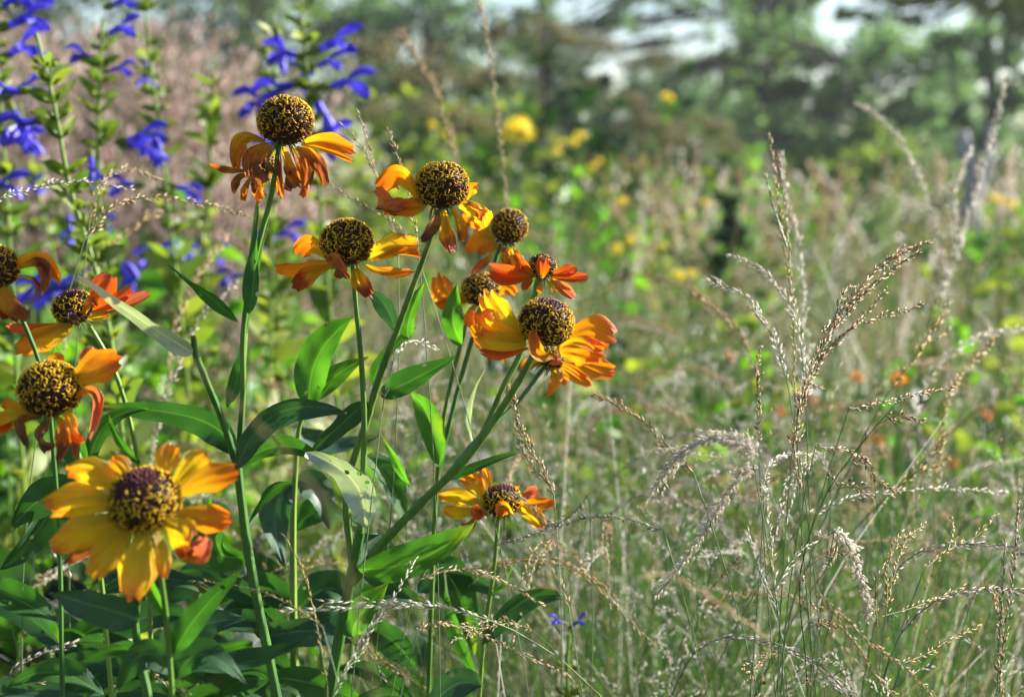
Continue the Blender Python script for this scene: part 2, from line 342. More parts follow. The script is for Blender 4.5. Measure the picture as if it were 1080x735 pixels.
G = {
 'straw': vary_mat('grass_straw', [(0.1, (0.30, 0.18, 0.08)), (0.5, (0.50, 0.35, 0.18)), (0.9, (0.66, 0.52, 0.32))], 0.45),
 'pale': vary_mat('grass_silvery_husk', [(0.1, (0.55, 0.48, 0.38)), (0.5, (0.72, 0.66, 0.56)), (0.9, (0.82, 0.79, 0.72))], 0.55, 0.35),
 'brown': vary_mat('grass_brown_husk', [(0.1, (0.10, 0.055, 0.03)), (0.45, (0.26, 0.14, 0.06)), (0.75, (0.45, 0.27, 0.11)), (0.95, (0.7, 0.58, 0.42))], 0.2),
 'purple': vary_mat('grass_purplish_husk', [(0.1, (0.14, 0.10, 0.10)), (0.5, (0.34, 0.26, 0.22)), (0.9, (0.62, 0.55, 0.46))], 0.2),
 'green': vary_mat('grass_green', [(0.1, (0.012, 0.04, 0.010)), (0.5, (0.028, 0.08, 0.016)), (0.9, (0.075, 0.17, 0.03))], 0.4, 0.5, (1.3, 1.4, 0.6)),
 'bluegreen': vary_mat('grass_blue_green', [(0.1, (0.018, 0.045, 0.026)), (0.5, (0.04, 0.085, 0.045)), (0.9, (0.10, 0.17, 0.09))], 0.35, 0.5),
 'culm': vary_mat('grass_culm', [(0.1, (0.06, 0.12, 0.03)), (0.5, (0.13, 0.19, 0.07)), (0.9, (0.34, 0.36, 0.18))], 0.2, 0.45),
 'gold': vary_mat('grass_golden', [(0.1, (0.30, 0.20, 0.05)), (0.5, (0.45, 0.32, 0.09)), (0.9, (0.6, 0.46, 0.2))], 0.35),
 'umbel': vary_mat('herb_umbel_brownish', [(0.1, (0.09, 0.10, 0.03)), (0.5, (0.20, 0.19, 0.06)), (0.9, (0.38, 0.30, 0.13))], 0.4),
 'olive': vary_mat('herb_leaf_olive', [(0.1, (0.05, 0.09, 0.015)), (0.5, (0.13, 0.19, 0.03)), (0.9, (0.28, 0.31, 0.05))], 0.5, 0.5, (1.2, 1.3, .5)),
 'pink': vary_mat('grass_pinkish_plume', [(0.1, (0.26, 0.15, 0.13)), (0.5, (0.50, 0.34, 0.29)), (0.9, (0.74, 0.60, 0.53))], 0.4),
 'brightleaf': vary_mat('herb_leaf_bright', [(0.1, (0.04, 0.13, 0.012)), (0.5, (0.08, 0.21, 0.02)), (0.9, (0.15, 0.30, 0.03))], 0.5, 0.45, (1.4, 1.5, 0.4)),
 'darkleaf': vary_mat('herb_leaf_dark', [(0.1, (0.006, 0.024, 0.006)), (0.5, (0.012, 0.042, 0.010)), (0.9, (0.03, 0.085, 0.016))], 0.35, 0.45, (1.3, 1.4, 0.5)),  # on the low left herbs and grass this dark colour stands in for shade
}

# ------------------------------------------------------------------ terrain
def ground_material():
    m, n, l, bs, out = base_mat('meadow_soil')
    tc = n.new('ShaderNodeTexCoord'); no = n.new('ShaderNodeTexNoise'); l.new(tc.outputs['Object'], no.inputs['Vector']); no.inputs['Scale'].default_value = 1.3; no.inputs['Detail'].default_value = 12
    r = ramp(n, [(0.35, (0.022, 0.03, 0.012)), (0.5, (0.05, 0.075, 0.02)), (0.68, (0.12, 0.12, 0.045))]); l.new(no.outputs[0], r.inputs[0]); l.new(r.outputs[0], bs.inputs['Base Color'])
    bs.inputs['Roughness'].default_value = 0.95
    return m
g = Mesh()
xs = np.concatenate([[-3000, -800, -200], np.linspace(-60, 60, 49), [200, 800, 3000]]); ys = np.concatenate([[-60, -10], np.linspace(-2, 90, 47), [200, 800, 3500]])
X, Y = np.meshgrid(xs, ys)
Z = 0.04 * np.sin(X * 0.9 + 1) * np.sin(Y * 0.7) * (np.abs(X) < 59) * (Y > 3) * (Y < 89)
nx = len(xs); i = np.arange(len(ys) - 1)[:, None] * nx; j = np.arange(nx - 1)[None, :]
g.add(np.stack([X, Y, Z], -1), np.stack([i + j, i + j + 1, i + nx + j + 1, i + nx + j], -1).reshape(-1, 4))
tag(g.build('ground', ground_material()), kind='structure')

# ------------------------------------------------------------------ sheet surfaces: petals and leaves
def sheet(base, mid, tip, width, roll=0.0, nu=14, nv=11, kind='petal', fold=0.0, cup=0.0, crumple=0.0, curl=0.0, wav=0.0, seed=0):
    """curved sheet along a quadratic curve; width axis starts perpendicular to the view and is turned by roll (degrees)"""
    r = np.random.default_rng(seed)
    base, mid, tip = (np.asarray(q, float) for q in (base, mid, tip))
    ctrl = 2 * mid - 0.5 * (base + tip)
    L = np.linalg.norm(mid - base) + np.linalg.norm(tip - mid)
    u = np.linspace(0, 1, nu)[:, None]; v = np.linspace(-1, 1, nv)[None, :]
    if kind == 'petal':
        lob = 0.93 + 0.07 * np.cos(1.5 * math.pi * v) ** 2 - 0.20 * np.abs(v) ** 3 + 0.018 * r.normal(size=(1, nv))
        prof = 0.22 + 0.84 * (np.clip(u * 1.25, 0, 1) ** 0.9) * (1 - 0.26 * (np.clip(u - 0.72, 0, 1) / 0.28) ** 2)
    else:
        lob = np.ones((1, nv))
        prof = np.sin(math.pi * np.clip(u, 0, 1) ** 0.85) ** 0.8 * (1 - 0.22 * u) * 1.08 + 0.03 * (1 - u)
        prof = prof * (1 + 0.05 * np.abs(((u * 9) % 1) - 0.5)) 
    uu = u * lob
    C = (1 - uu[..., None]) ** 2 * base + 2 * uu[..., None] * (1 - uu[..., None]) * ctrl + uu[..., None] ** 2 * tip
    T = nrm(2 * (1 - uu[..., None]) * (ctrl - base) + 2 * uu[..., None] * (tip - ctrl))
    view = nrm(CAM - mid)
    A = nrm(np.cross(T, np.broadcast_to(view, T.shape)))
    N = nrm(np.cross(A, T)) ; N = N * np.sign((N * view).sum(-1, keepdims=True) + 1e-9)
    ro = math.radians(roll) + crumple * 0.55 * (np.sin(u * 3.2 + seed) - np.sin(seed * 1.0))[..., None] + wav * np.sin(u * 4 + r.random() * 6)[..., None] * 0.5
    A2 = A * np.cos(ro) + N * np.sin(ro); N2 = N * np.cos(ro) - A * np.sin(ro)
    h = width * 0.5
    off = cup * h * (v ** 2) * prof + fold * h * np.abs(v) * prof
    if kind == 'petal':
        off = off + h * 0.06 * np.cos(3 * math.pi * v + 0.4) * u + h * 0.03 * np.sin(9 * v + r.random() * 6) * u + h * 0.14 * np.sin(u * 4 + v * 2.2 + r.random() * 6) * u
    else:
        off = off + h * 0.12 * np.abs(np.sin(u * 13 - np.abs(v) * 2.5)) * np.abs(v) + h * .10 * np.sin(u * 5 + v * 2 + r.random() * 6) + h * wav * 0.35 * np.sin(u * 9 + v * 1.5 + r.random() * 6) * np.abs(v)
    if crumple:
        for k in range(4):
            fx, fy, p1, p2 = r.uniform(2, 7), r.uniform(1.5, 5), r.random() * 6, r.random() * 6
            off = off + crumple * h * 0.5 * np.sin(u * fx + p1 + 1.3 * np.sin(v * fy + p2)) * u
    lat = v * h * prof * (1 - 0.30 * crumple * u * abs(np.sin(seed + 1.0)))
    out = C + A2 * lat[..., None] + N2 * off[..., None]
    if curl:
        k = np.clip((u - 0.6) / 0.4, 0, 1) ** 1.6
        out = out + N2 * (curl * L * 0.32 * k)[..., None] - T * (abs(curl) * L * 0.22 * k ** 2)[..., None]
    if crumple:
        out = out + r.normal(size=out.shape) * h * 0.05 * crumple * u[..., None]
    i = np.arange(nu - 1)[:, None] * nv; j = np.arange(nv - 1)[None, :]
    f = np.stack([i + j, i + j + 1, i + nv + j + 1, i + nv + j], -1).reshape(-1, 4)
    uv = np.stack(np.broadcast_arrays(uu + 0 * v, (v + 1) / 2 + 0 * u), -1)
    return out, f, uv

def head_mesh(cx, cy, d, rx, ry, tilt, toward, capr, n=520, lit=1.0, seed=0):
    """round disc of a sneezeweed: dark ball packed with floret tubes and curled yellow styles"""
    r = np.random.default_rng(seed + 5)
    s = d / FPX; c = P(cx, cy, d)
    a = math.radians(tilt); b = math.radians(toward)
    up2 = UP * math.cos(a) + RT * math.sin(a)
    ax = nrm(up2 * math.cos(b) - FW * math.sin(b)); e1 = nrm(np.cross(ax, FW + 0.01)); e2 = np.cross(ax, e1)
    rx *= s; ry *= s * 1.08
    m = Mesh()
    th = np.linspace(0.0, math.pi, 15)[:, None]; ph = np.linspace(0, 2 * math.pi, 24, endpoint=False)[None, :]
    def surf(th, ph, k=1.0):
        zz = np.cos(th) * ry * k; zz = np.where(zz < 0, zz * 0.97, zz)
        rr = np.sin(th) * rx * k * (1 + 0.04 * np.cos(th))
        return c + ax * zz[..., None] + e1 * (rr * np.cos(ph))[..., None] + e2 * (rr * np.sin(ph))[..., None]
    v = surf(th + 0 * ph, ph + 0 * th, 0.90)
    i = np.arange(14)[:, None] * 24; j = np.arange(24)[None, :]; k = (j + 1) % 24
    m.add(v, np.stack([i + j, i + 24 + j, i + 24 + k, i + k], -1).reshape(-1, 4), 0, np.repeat(r.random((360, 1)), 2, 1))
    K = np.arange(n) + 0.5
    cz = 1 - K / n * 1.74; th = np.arccos(cz); ph = K * 2.39996
    th = th + r.normal(size=n) * 0.015; ph = ph + r.normal(size=n) * 0.03
    p0 = surf(th, ph, 0.86); p1 = surf(th, ph, 0.985); nn = nrm(p1 - p0)
    fr = th / math.pi
    incap = th < capr * (1 + .10 * np.sin(3 * ph) + .12 * r.normal(size=n))
    q = ~incap
    rad = rx * math.sqrt(3.3 / n)
    # tubes
    C = np.stack([p0, p0 * .4 + p1 * .6, p1], 1); R = np.stack([np.full(n, rad * .40), np.full(n, rad * .5), np.full(n, rad * .34)], 1)
    m.tris3(C[q], R[q], 1)
    if incap.any():
        m.spindles(p0[incap], nn[incap], np.linalg.norm(surf(th, ph, 1.02)[incap] - p0[incap], axis=1), rad * 0.62, 3)
    # curled styles: two or three little worms per floret lying on the surface
    for w in range(2):
        patch = 0.72 + 0.34 * np.sin(ph * 1.0 + seed) * np.sin(th * 3 + seed * 2)
        keep = q & (r.random(n) < patch * (0.98 if w == 0 else 0.55) * np.clip(1.75 - fr * 1.6, 0.12, 1))
        idx = np.where(keep)[0]; B = len(idx)
        t1 = nrm(np.cross(nn[idx], r.normal(size=(B, 3)))); t2 = np.cross(nn[idx], t1)
        k1 = r.uniform(0.7, 1.6, (B, 1)) * rad; k2 = r.uniform(-1.3, 1.3, (B, 1)) * rad
        o = p1[idx] + nn[idx] * rad * 0.15 + t2 * r.normal(size=(B, 1)) * rad * 0.35
        Cw = np.stack([o - t1 * k1 * .8 - nn[idx] * rad * .5, o - t1 * k1 * .35 + nn[idx] * rad * .35 + t2 * k2 * .35, o + t1 * k1 * .3 + nn[idx] * rad * .45 - t2 * k2 * .25, o + t1 * k1 * .85 + t2 * k2 * .7 + nn[idx] * rad * .05], 1)
        Rw = np.full((B, 4), rad * 0.21) * np.array([0.8, 1, 1, 0.65])
        lower_brown = r.random(B) < np.clip(0.12 + (fr[idx] - .35) * 1.1 + .18 * math.sin(seed * 2.3), .03, .9)  # brown styles at random, likelier towards the bottom of the head
        if lower_brown.any(): m.tris3(Cw[lower_brown], Rw[lower_brown], 4)
        if (~lower_brown).any(): m.tris3(Cw[~lower_brown], Rw[~lower_brown], 2)
    return m, c, ax

def S3(x, y, z, d): return P(x, y, d - z * d / FPX)

def flower(plant, cx, cy, d, rx, ry, petals, tilt=0, toward=8, cap=0.0, n=520, sepals=True, seed=0, label=None, stemdir=None):
    """flower_head part (the disc) with petal and calyx sub-parts.  petals: (bx,by, mx,my, tx,ty, width, zb, zt, roll, material, options)"""
    m, c, ax = head_mesh(cx, cy, d, rx, ry, tilt, toward, cap, n, seed=seed)
    h = m.build('flower_head', [M_CORE, M_FLOR, M_ANTH, M_CAP, M_ANTH2], plant, c)
    if label: h['label'] = label
    for k, p in enumerate(petals):
        bx, by, mx, my, tx, ty, w, zb, zt, roll, mat = p[:11]; o = dict(p[11]) if len(p) > 11 else {}
        zm = o.pop('zm', (zb + zt) / 2 + 2)
        v, f, uv = sheet(S3(bx, by, zb, d), S3(mx, my, zm, d), S3(tx, ty, zt, d), w * d / FPX, roll, seed=seed * 31 + k, nu=20, nv=17, **o)
        pm = Mesh(); pm.add(v, f, 0, uv); pm.build('petal', MP[mat], h)
    if sepals:
        s = d / FPX; r = np.random.default_rng(seed + 77); cm = Mesh()
        b0 = c - ax * ry * s * 0.80
        e1 = nrm(np.cross(ax, FW + 0.02)); e2 = np.cross(ax, e1)
        cm.tube(np.stack([b0 - ax * 5 * s, b0 - ax * 2 * s, b0, b0 + ax * 3 * s]), np.array([2.4, 3.4, rx * 0.32, rx * 0.42]) * s, 10)
        for k in range(9):
            an = k * 0.698 + r.random() * 0.4; dv = e1 * math.cos(an) + e2 * math.sin(an)
            pts = catmull([b0 + dv * 3 * s, b0 + dv * 10 * s - ax * 2 * s, b0 + dv * (13 + r.random() * 3) * s - ax * (10 + 5 * r.random()) * s], 7)
            cm.tube(pts, np.linspace(1.5, 0.25, 7) * s, 4)
        cm.build('calyx', M_SEPAL, h)
    return h

def stem_part(plant, pts, r, mat=None, sides=10, ridge=0.12, name='stem'):
    """pts: (x, y, depth) picture points from the bottom up, r radius in px at each; the first may be a world point"""
    W3 = [np.asarray(p[1:], float) if p[0] == 'w' else P(*p) for p in pts]
    n = 10 * len(pts)
    C = catmull(W3, n); rr = np.interp(np.linspace(0, 1, n), np.linspace(0, 1, len(r)), r) * pts[-1][2] / FPX
    t, a, b = frames(C)
    jit = np.random.default_rng(len(pts)).normal(size=(n, 1)) * rr[:, None] * 0.05
    m = Mesh(); K = n; ang = np.linspace(0, 2 * math.pi, sides * 2, endpoint=False)
    rad = rr[:, None] * (1 + ridge * np.cos(ang * 5)[None, :]) + jit
    v = C[:, None, :] + rad[..., None] * (np.cos(ang)[None, :, None] * a[:, None, :] + np.sin(ang)[None, :, None] * b[:, None, :])
    sd = sides * 2; i = np.arange(K - 1)[:, None] * sd; j = np.arange(sd)[None, :]; k = (j + 1) % sd
    m.add(v, np.stack([i + j, i + k, i + sd + k, i + sd + j], -1).reshape(-1, 4))
    top = np.vstack([v[-1], C[-1]]); jj = np.arange(sd); m.add(top, np.stack([jj, (jj + 1) % sd, np.full(sd, sd)], -1))
    return m.build(name, mat or M_STEM, plant)

def leaf_part(plant, bx, by, mx, my, tx, ty, w, d, zb=0, zt=0, roll=0, mat='mid', **o):
    zm = o.pop('zm', (zb + zt) / 2); lab = o.pop('label', None)
    kw = dict(kind='leaf', fold=0.3, wav=0.5); kw.update(o)
    v, f, uv = sheet(S3(bx, by, zb, d), S3(mx, my, zm, d), S3(tx, ty, zt, d), w * .82 * d / FPX, roll, nu=30, nv=9, seed=int(bx * 7 + by), **kw)
    m = Mesh(); m.add(v, f, 0, uv); q = m.build('leaf', LF[mat], plant)
    if lab: q['label'] = lab
    return q

def wroot(x, d, dx=0.0, dy=0.0):
    p = ground_at(x, d); return ('w', p[0] + dx, p[1] + dy, -0.01)

CAT = 'flower'
GR = 'orange sneezeweed plants in bloom'
def plant(x, d, label, name='sneezeweed_plant', cat=CAT, group=GR):
    return empty(name, ground_at(x, d), label, cat, group)

# ------------------------------------------------------------------ the sneezeweeds of the foreground
# plant 1: tall stem from the lower left, carries the two faded heads at the top and the cut side branch
p = plant(285, .56, 'tallest orange flower plant, faded petals hanging under a round head, with a cut-off branch')
stem_part(p, [wroot(300, .57), (292, 735, .57), (262, 585, .565), (250, 490, .56)], [6.5, 6, 5.2, 4.6], M_STEMD)
stem_part(p, [(250, 492, .56), (256, 420, .556), (257, 345, .553), (272, 260, .55), (284, 215, .55), (295, 150, .553)], [3.2, 3, 3, 2.8, 2.6, 2.6])
stem_part(p, [(252, 480, .565), (259, 350, .57), (262, 290, .575), (270, 225, .585), (276, 182, .59)], [2.2, 2.2, 2.0, 1.8, 1.7], M_STEMY)
b = stem_part(p, [(250, 492, .56), (235, 445, .55), (215, 395, .54), (205, 368, .535), (204, 357, .535)], [4.2, 3.8, 3.4, 3.6, 3.0], M_STEMD)
b['label'] = 'dark green side branch cut off bluntly at its top'
q = Mesh(); q.tube(np.stack([P(204, 358, .535), P(203.5, 354, .535)]), .0010, 10); q.build('cut_end', M_CUT, b)
flower(p, 301, 129, .55, 29.5, 25.5, [
  (322, 151, 345, 151, 375, 163, 19, 4, 12, 25, 'orange', dict(cup=.7, fold=.2)),
  (318, 153, 345, 160, 374, 172, 12, 8, 16, 50, 'fresh', dict(cup=.5)),
  (276, 146, 256, 143, 246, 166, 10, -8, -6, 60, 'orange', dict(cup=.8)),
  (280, 149, 252, 148, 247, 184, 19, 4, 8, 35, 'gold', dict(cup=.9, crumple=.4)),
  (283, 152, 262, 165, 262, 190, 14, 10, 14, 10, 'rust', dict(crumple=.8)),
  (287, 154, 272, 172, 281, 195, 15, 18, 18, -10, 'rust', dict(crumple=.9, cup=.6)),
  (288, 155, 284, 170, 287, 186, 10, 22, 20, 30, 'dry', dict(crumple=.8)),
  (298, 155, 303, 177, 317, 199, 15, 20, 22, 20, 'gold', dict(cup=1.1, crumple=.6)),
  (300, 156, 305, 180, 306, 202, 13, 14, 10, -30, 'dry', dict(crumple=1.)),
  (312, 156, 324, 172, 323, 201, 15, 12, 10, 25, 'rust', dict(cup=.8, crumple=.7)),
  (320, 155, 334, 170, 343, 199, 17, 6, 8, 5, 'rust', dict(cup=.9, crumple=.5)),
  (308, 156, 314, 168, 311, 182, 9, 0, -4, 40, 'gold', dict(crumple=.6)),
  (290, 152, 297, 180, 296, 208, 11, -6, -8, 20, 'rust', dict(crumple=.8)),
  (305, 152, 320, 185, 320, 210, 14, -10, -10, -20, 'rust', dict(crumple=1.)),
  ], tilt=3, cap=.42, n=560, seed=1, toward=-4, label='large round head with withered hanging petals')
flower(p, 273, 172, .59, 17, 17, [
  (262, 180, 240, 178, 219, 173, 9, 0, 4, 30, 'rust', dict(cup=.6)),
  (263, 184, 250, 190, 247, 205, 11, 5, 6, 10, 'rust', dict(crumple=.6)),
  (266, 186, 258, 200, 257, 214, 9, 10, 10, 20, 'gold', dict(crumple=.5)),
  (278, 186, 274, 200, 278, 211, 16, 10, 12, 0, 'orange', dict(crumple=.8)),
  (284, 184, 295, 195, 296, 210, 11, 6, 6, 10, 'orange', dict(crumple=.6)),
  (270, 188, 268, 195, 270, 204, 8, 12, 12, 30, 'rust', dict(crumple=.9)),
  ], tilt=-10, n=320, seed=2, label='smaller round head half hidden behind the top one')
leaf_part(p, 262, 331, 268, 290, 273, 212, 21, .548, 4, -2, 25, 'mid', fold=.5)
leaf_part(p, 260, 352, 268, 300, 283, 240, 12, .555, -6, -10, 60, 'mid')
leaf_part(p, 252, 340, 220, 312, 177, 279, 17, .545, 4, 22, 42, 'mid', fold=.35)
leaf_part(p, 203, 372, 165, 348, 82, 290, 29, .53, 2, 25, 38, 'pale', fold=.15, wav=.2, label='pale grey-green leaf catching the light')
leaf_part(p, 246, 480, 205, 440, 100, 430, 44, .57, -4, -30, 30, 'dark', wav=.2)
leaf_part(p, 250, 492, 290, 437, 366, 435, 42, .555, 2, 10, -38, 'blue', fold=.3)
leaf_part(p, 252, 494, 300, 470, 350, 497, 26, .56, 0, 20, 10, 'mid')
leaf_part(p, 240, 430, 250, 400, 262, 335, 19, .6, -4, -20, 40, 'mid')
leaf_part(p, 262, 585, 225, 575, 222, 520, 50, .585, -6, -20, 20, 'mid')

# plant 2: stout middle stem with the head in the centre, the one right of it and the leaning branch
p = plant(350, .58, 'stout middle flower plant, one branch leaning right to the biggest fresh orange bloom', 'sneezeweed_plant')
stem_part(p, [wroot(345, .58), (345, 745, .575), (362, 650, .57), (380, 560, .56)], [8, 7.5, 6.2, 5.2], M_STEMD)
stem_part(p, [(380, 562, .56), (383, 500, .557), (384, 440, .555), (380, 370, .553), (375, 318, .55), (372, 280, .55)], [3.6, 3.2, 3.0, 2.7, 2.5, 2.4])
stem_part(p, [(372, 600, .565), (366, 520, .565), (388, 440, .563), (402, 392, .56), (420, 345, .556), (437, 298, .552), (452, 258, .55), (463, 222, .55)], [4.6, 4.2, 4, 3.8, 3.4, 3, 2.6, 2.4])
stem_part(p, [(372, 615, .565), (405, 572, .56), (440, 535, .555), (490, 485, .55), (530, 430, .545), (553, 392, .54), (567, 366, .54)], [5.5, 5.0, 4.6, 4.2, 3.7, 3.4, 3.2])
stem_part(p, [(470, 505, .556), (505, 462, .575), (545, 425, .59), (577, 383, .6)], [3.0, 2.5, 2.2, 2.0], M_STEMD)
stem_part(p, [(476, 500, .553), (510, 455, .565), (530, 410, .57), (548, 375, .575), (560, 330, .58), (569, 294, .58)], [3.0, 2.8, 2.8, 3.0, 3.4, 3.6])
flower(p, 366, 257, .55, 28.5, 24.5, [
  (343, 270, 328, 258, 312, 268, 26, -14, -14, 20, 'orange', dict(cup=.5)),
  (345, 276, 318, 281, 287, 281, 27, -2, 2, 35, 'orange', dict(cup=.4, crumple=.3)),
  (348, 281, 326, 291, 308, 304, 22, 6, 14, 20, 'tipped', dict(crumple=.35)),
  (352, 284, 352, 274, 371, 298, 13, 18, 40, 20, 'rust', dict(cup=.9, crumple=.3, zm=34)),
  (375, 283, 380, 297, 393, 315, 19, 12, 22, 15, 'tipped', dict(cup=.5, crumple=.5)),
  (388, 272, 412, 263, 444, 257, 30, -2, 4, 28, 'yellow', dict(cup=.5, crumple=.3)),
  (392, 276, 418, 268, 446, 271, 14, 4, 8, 60, 'orange', dict(cup=.6)),
  (385, 280, 408, 289, 437, 287, 15, 6, 12, 30, 'orange', dict(cup=.5, crumple=.2)),
  (360, 284, 355, 289, 362, 293, 8, 12, 16, 10, 'rust', dict(crumple=.6)),
  ], tilt=0, cap=.15, n=560, seed=3, toward=3, label='dark brown domed head with orange petals spread wide')
flower(p, 466, 197, .55, 28.5, 25, [
  (440, 207, 420, 183, 396, 203, 27, -4, 2, 20, 'orange', dict(cup=.9)),
  (446, 214, 423, 212, 393, 214, 27, 8, 16, 15, 'rust', dict(crumple=1.1)),
  (447, 218, 428, 222, 404, 214, 19, 14, 20, -20, 'orange', dict(crumple=.9, cup=.6)),
  (460, 221, 457, 240, 443, 256, 14, 14, 22, 25, 'dry', dict(cup=1., crumple=.6)),
  (468, 222, 472, 244, 479, 268, 19, 14, 20, 5, 'tipped', dict(crumple=.7, cup=.4)),
  (476, 221, 485, 236, 484, 256, 13, 8, 8, 20, 'gold', dict(cup=.9, crumple=.4)),
  (484, 217, 502, 222, 515, 241, 27, 4, 12, 10, 'yellow', dict(crumple=.7)),
  (488, 214, 503, 218, 514, 226, 15, 8, 12, 30, 'gold', dict(crumple=1.1)),
  (492, 210, 498, 200, 503, 197, 13, -6, -4, 10, 'orange', dict(crumple=.5)),
  ], tilt=0, cap=.3, n=560, seed=4, toward=5, label='large round head with crumpled orange petals on its left')
flower(p, 576, 341, .54, 29.5, 25.5, [
  (552, 352, 525, 330, 512, 305, 34, 0, -4, 5, 'yellow', dict(cup=-.2, crumple=.3)),
  (552, 358, 522, 345, 503, 330, 30, 6, 2, 10, 'fresh', dict(cup=.3, crumple=.4)),
  (555, 362, 526, 362, 502, 350, 26, 10, 6, -10, 'yellow', dict(crumple=.3)),
  (556, 366, 530, 372, 505, 368, 15, 14, 12, 50, 'red', dict(cup=.6)),
  (585, 374, 566, 372, 563, 345, 16, 18, 30, 10, 'orange', dict(cup=.9, crumple=.4, zm=32)),
  (578, 372, 588, 380, 579, 384, 11, 22, 30, 40, 'pink', dict(crumple=.5)),
  (598, 360, 625, 350, 648, 360, 40, -2, -8, 0, 'orange', dict(cup=-.2, crumple=.15)),
  (588, 370, 612, 369, 637, 377, 36, 10, 14, 5, 'orange', dict(crumple=.25, cup=-.15)),
  (600, 376, 626, 388, 650, 393, 24, 6, 4, 20, 'orange', dict(cup=.3)),
  (592, 366, 610, 362, 626, 372, 14, 16, 22, 40, 'yellow', dict(cup=.5)),
  ], tilt=12, cap=.62, n=600, seed=5, toward=14, label='big fresh orange bloom with a purple-topped yellow head')
flower(p, 582, 378, .60, 14, 11, [
  (590, 386, 605, 394, 625, 408, 16, 2, 4, 10, 'orange', {}),
  (580, 388, 588, 400, 574, 417, 19, 6, 8, 15, 'fresh', dict(crumple=.4)),
  (585, 388, 592, 398, 598, 404, 14, 4, 4, 10, 'orange', dict(crumple=.4)),
  (572, 385, 558, 384, 552, 392, 14, -4, -4, 10, 'orange', {}),
  (590, 380, 610, 388, 622, 396, 16, 4, 4, 10, 'orange', {}),
  ], tilt=30, n=220, seed=6, label='bloom turned away under the big one, only its petals showing')
flower(p, 572, 281, .58, 15, 13, [
  (563, 291, 540, 284, 515, 279, 20, 4, 8, 40, 'red', dict(cup=.7)),
  (562, 292, 535, 294, 516, 286, 13, 10, 14, 20, 'red', dict(cup=.8)),
  (562, 289, 550, 278, 546, 290, 14, 14, 18, 20, 'red', dict(cup=.8)),
  (571, 293, 572, 283, 573, 270, 15, 16, 20, 0, 'red', dict(cup=.5)),
  (579, 290, 596, 288, 609, 283, 17, 4, 6, 35, 'red', dict(cup=.5)),
  (580, 292, 602, 294, 622, 293, 13, 6, 10, 25, 'red', dict(cup=.6)),
  (580, 294, 594, 305, 606, 315, 13, 12, 18, 15, 'pink', dict(cup=.6)),
  (577, 296, 583, 303, 586, 309, 9, 12, 12, 15, 'yellow', {}),
  (571, 298, 570, 304, 568, 309, 8, 10, 12, 10, 'orange', {}),
  (562, 295, 555, 301, 549, 303, 9, 8, 8, 10, 'red', {}),
  ], tilt=8, cap=1.2, n=260, seed=7, toward=-22, label='red-orange bloom seen from below with upturned petals')
leaf_part(p, 402, 418, 432, 402, 483, 375, 33, .553, 6, 12, 22, 'mid', fold=.3, wav=.15)
leaf_part(p, 432, 358, 432, 335, 448, 297, 25, .57, -6, -12, 20, 'lit')
leaf_part(p, 417, 350, 405, 320, 378, 300, 25, .555, -10, -6, 25, 'blue')
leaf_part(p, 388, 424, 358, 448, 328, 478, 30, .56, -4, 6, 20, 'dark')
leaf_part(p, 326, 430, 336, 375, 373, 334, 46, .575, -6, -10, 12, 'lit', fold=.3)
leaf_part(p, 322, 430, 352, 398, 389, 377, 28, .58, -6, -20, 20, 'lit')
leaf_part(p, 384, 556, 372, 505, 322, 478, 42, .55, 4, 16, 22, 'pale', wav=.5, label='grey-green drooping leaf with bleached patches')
leaf_part(p, 378, 600, 445, 588, 503, 549, 48, .555, 10, 6, 15, 'lit', fold=.3)
leaf_part(p, 436, 518, 420, 490, 402, 458, 13, .548, 4, 6, 40, 'lit')
leaf_part(p, 468, 507, 510, 490, 548, 477, 14, .56, -6, -14, 30, 'mid')
leaf_part(p, 372, 672, 380, 650, 410, 614, 42, .57, 8, 0, 10, 'lit')
leaf_part(p, 395, 408, 405, 378, 440, 345, 18, .58, -6, -10, 35, 'mid')
leaf_part(p, 384, 560, 395, 590, 440, 640, 60, .60, -4, -10, 20, 'dark')
leaf_part(p, 386, 480, 412, 510, 428, 560, 36, .59, -4, -12, 20, 'mid')

# plant 3: behind the middle one
p = plant(455, .63, 'flower plant half hidden behind the middle blooms, two small domed heads close together')
stem_part(p, [wroot(430, .64), (455, 640, .63), (460, 520, .63), (470, 430, .63), (484, 370, .635), (497, 325, .64)], [3.5, 3.2, 2.8, 2.5, 2.2, 2.2])
stem_part(p, [(462, 500, .63), (478, 430, .635), (500, 350, .64), (515, 300, .645), (528, 258, .65)], [2.4, 2.2, 2.2, 2.2, 2.2], M_STEMD)
flower(p, 507, 306, .64, 20, 17.5, [
  (492, 313, 470, 310, 462, 288, 28, -4, -8, 10, 'orange', dict(crumple=.2)),
  (492, 318, 476, 318, 458, 322, 17, 4, 6, 15, 'orange', dict(crumple=.6)),
  (502, 322, 497, 330, 504, 338, 13, 12, 16, 15, 'orange', dict(crumple=.9)),
  (522, 312, 534, 304, 543, 312, 18, -4, -6, 5, 'orange', {}),
  (508, 324, 506, 345, 508, 372, 24, 6, 6, 5, 'orange', dict(crumple=.5)),
  (514, 324, 520, 350, 521, 376, 14, 2, 4, 15, 'fresh', dict(crumple=.5)),
  (514, 326, 516, 360, 517, 388, 9, 0, 0, 10, 'dry', dict(crumple=.9)),
  (520, 324, 528, 355, 529, 385, 8, -4, 0, 20, 'dry', dict(crumple=.9)),
  ], tilt=-5, cap=.3, n=330, seed=8, label='small dark head behind the big fresh bloom')
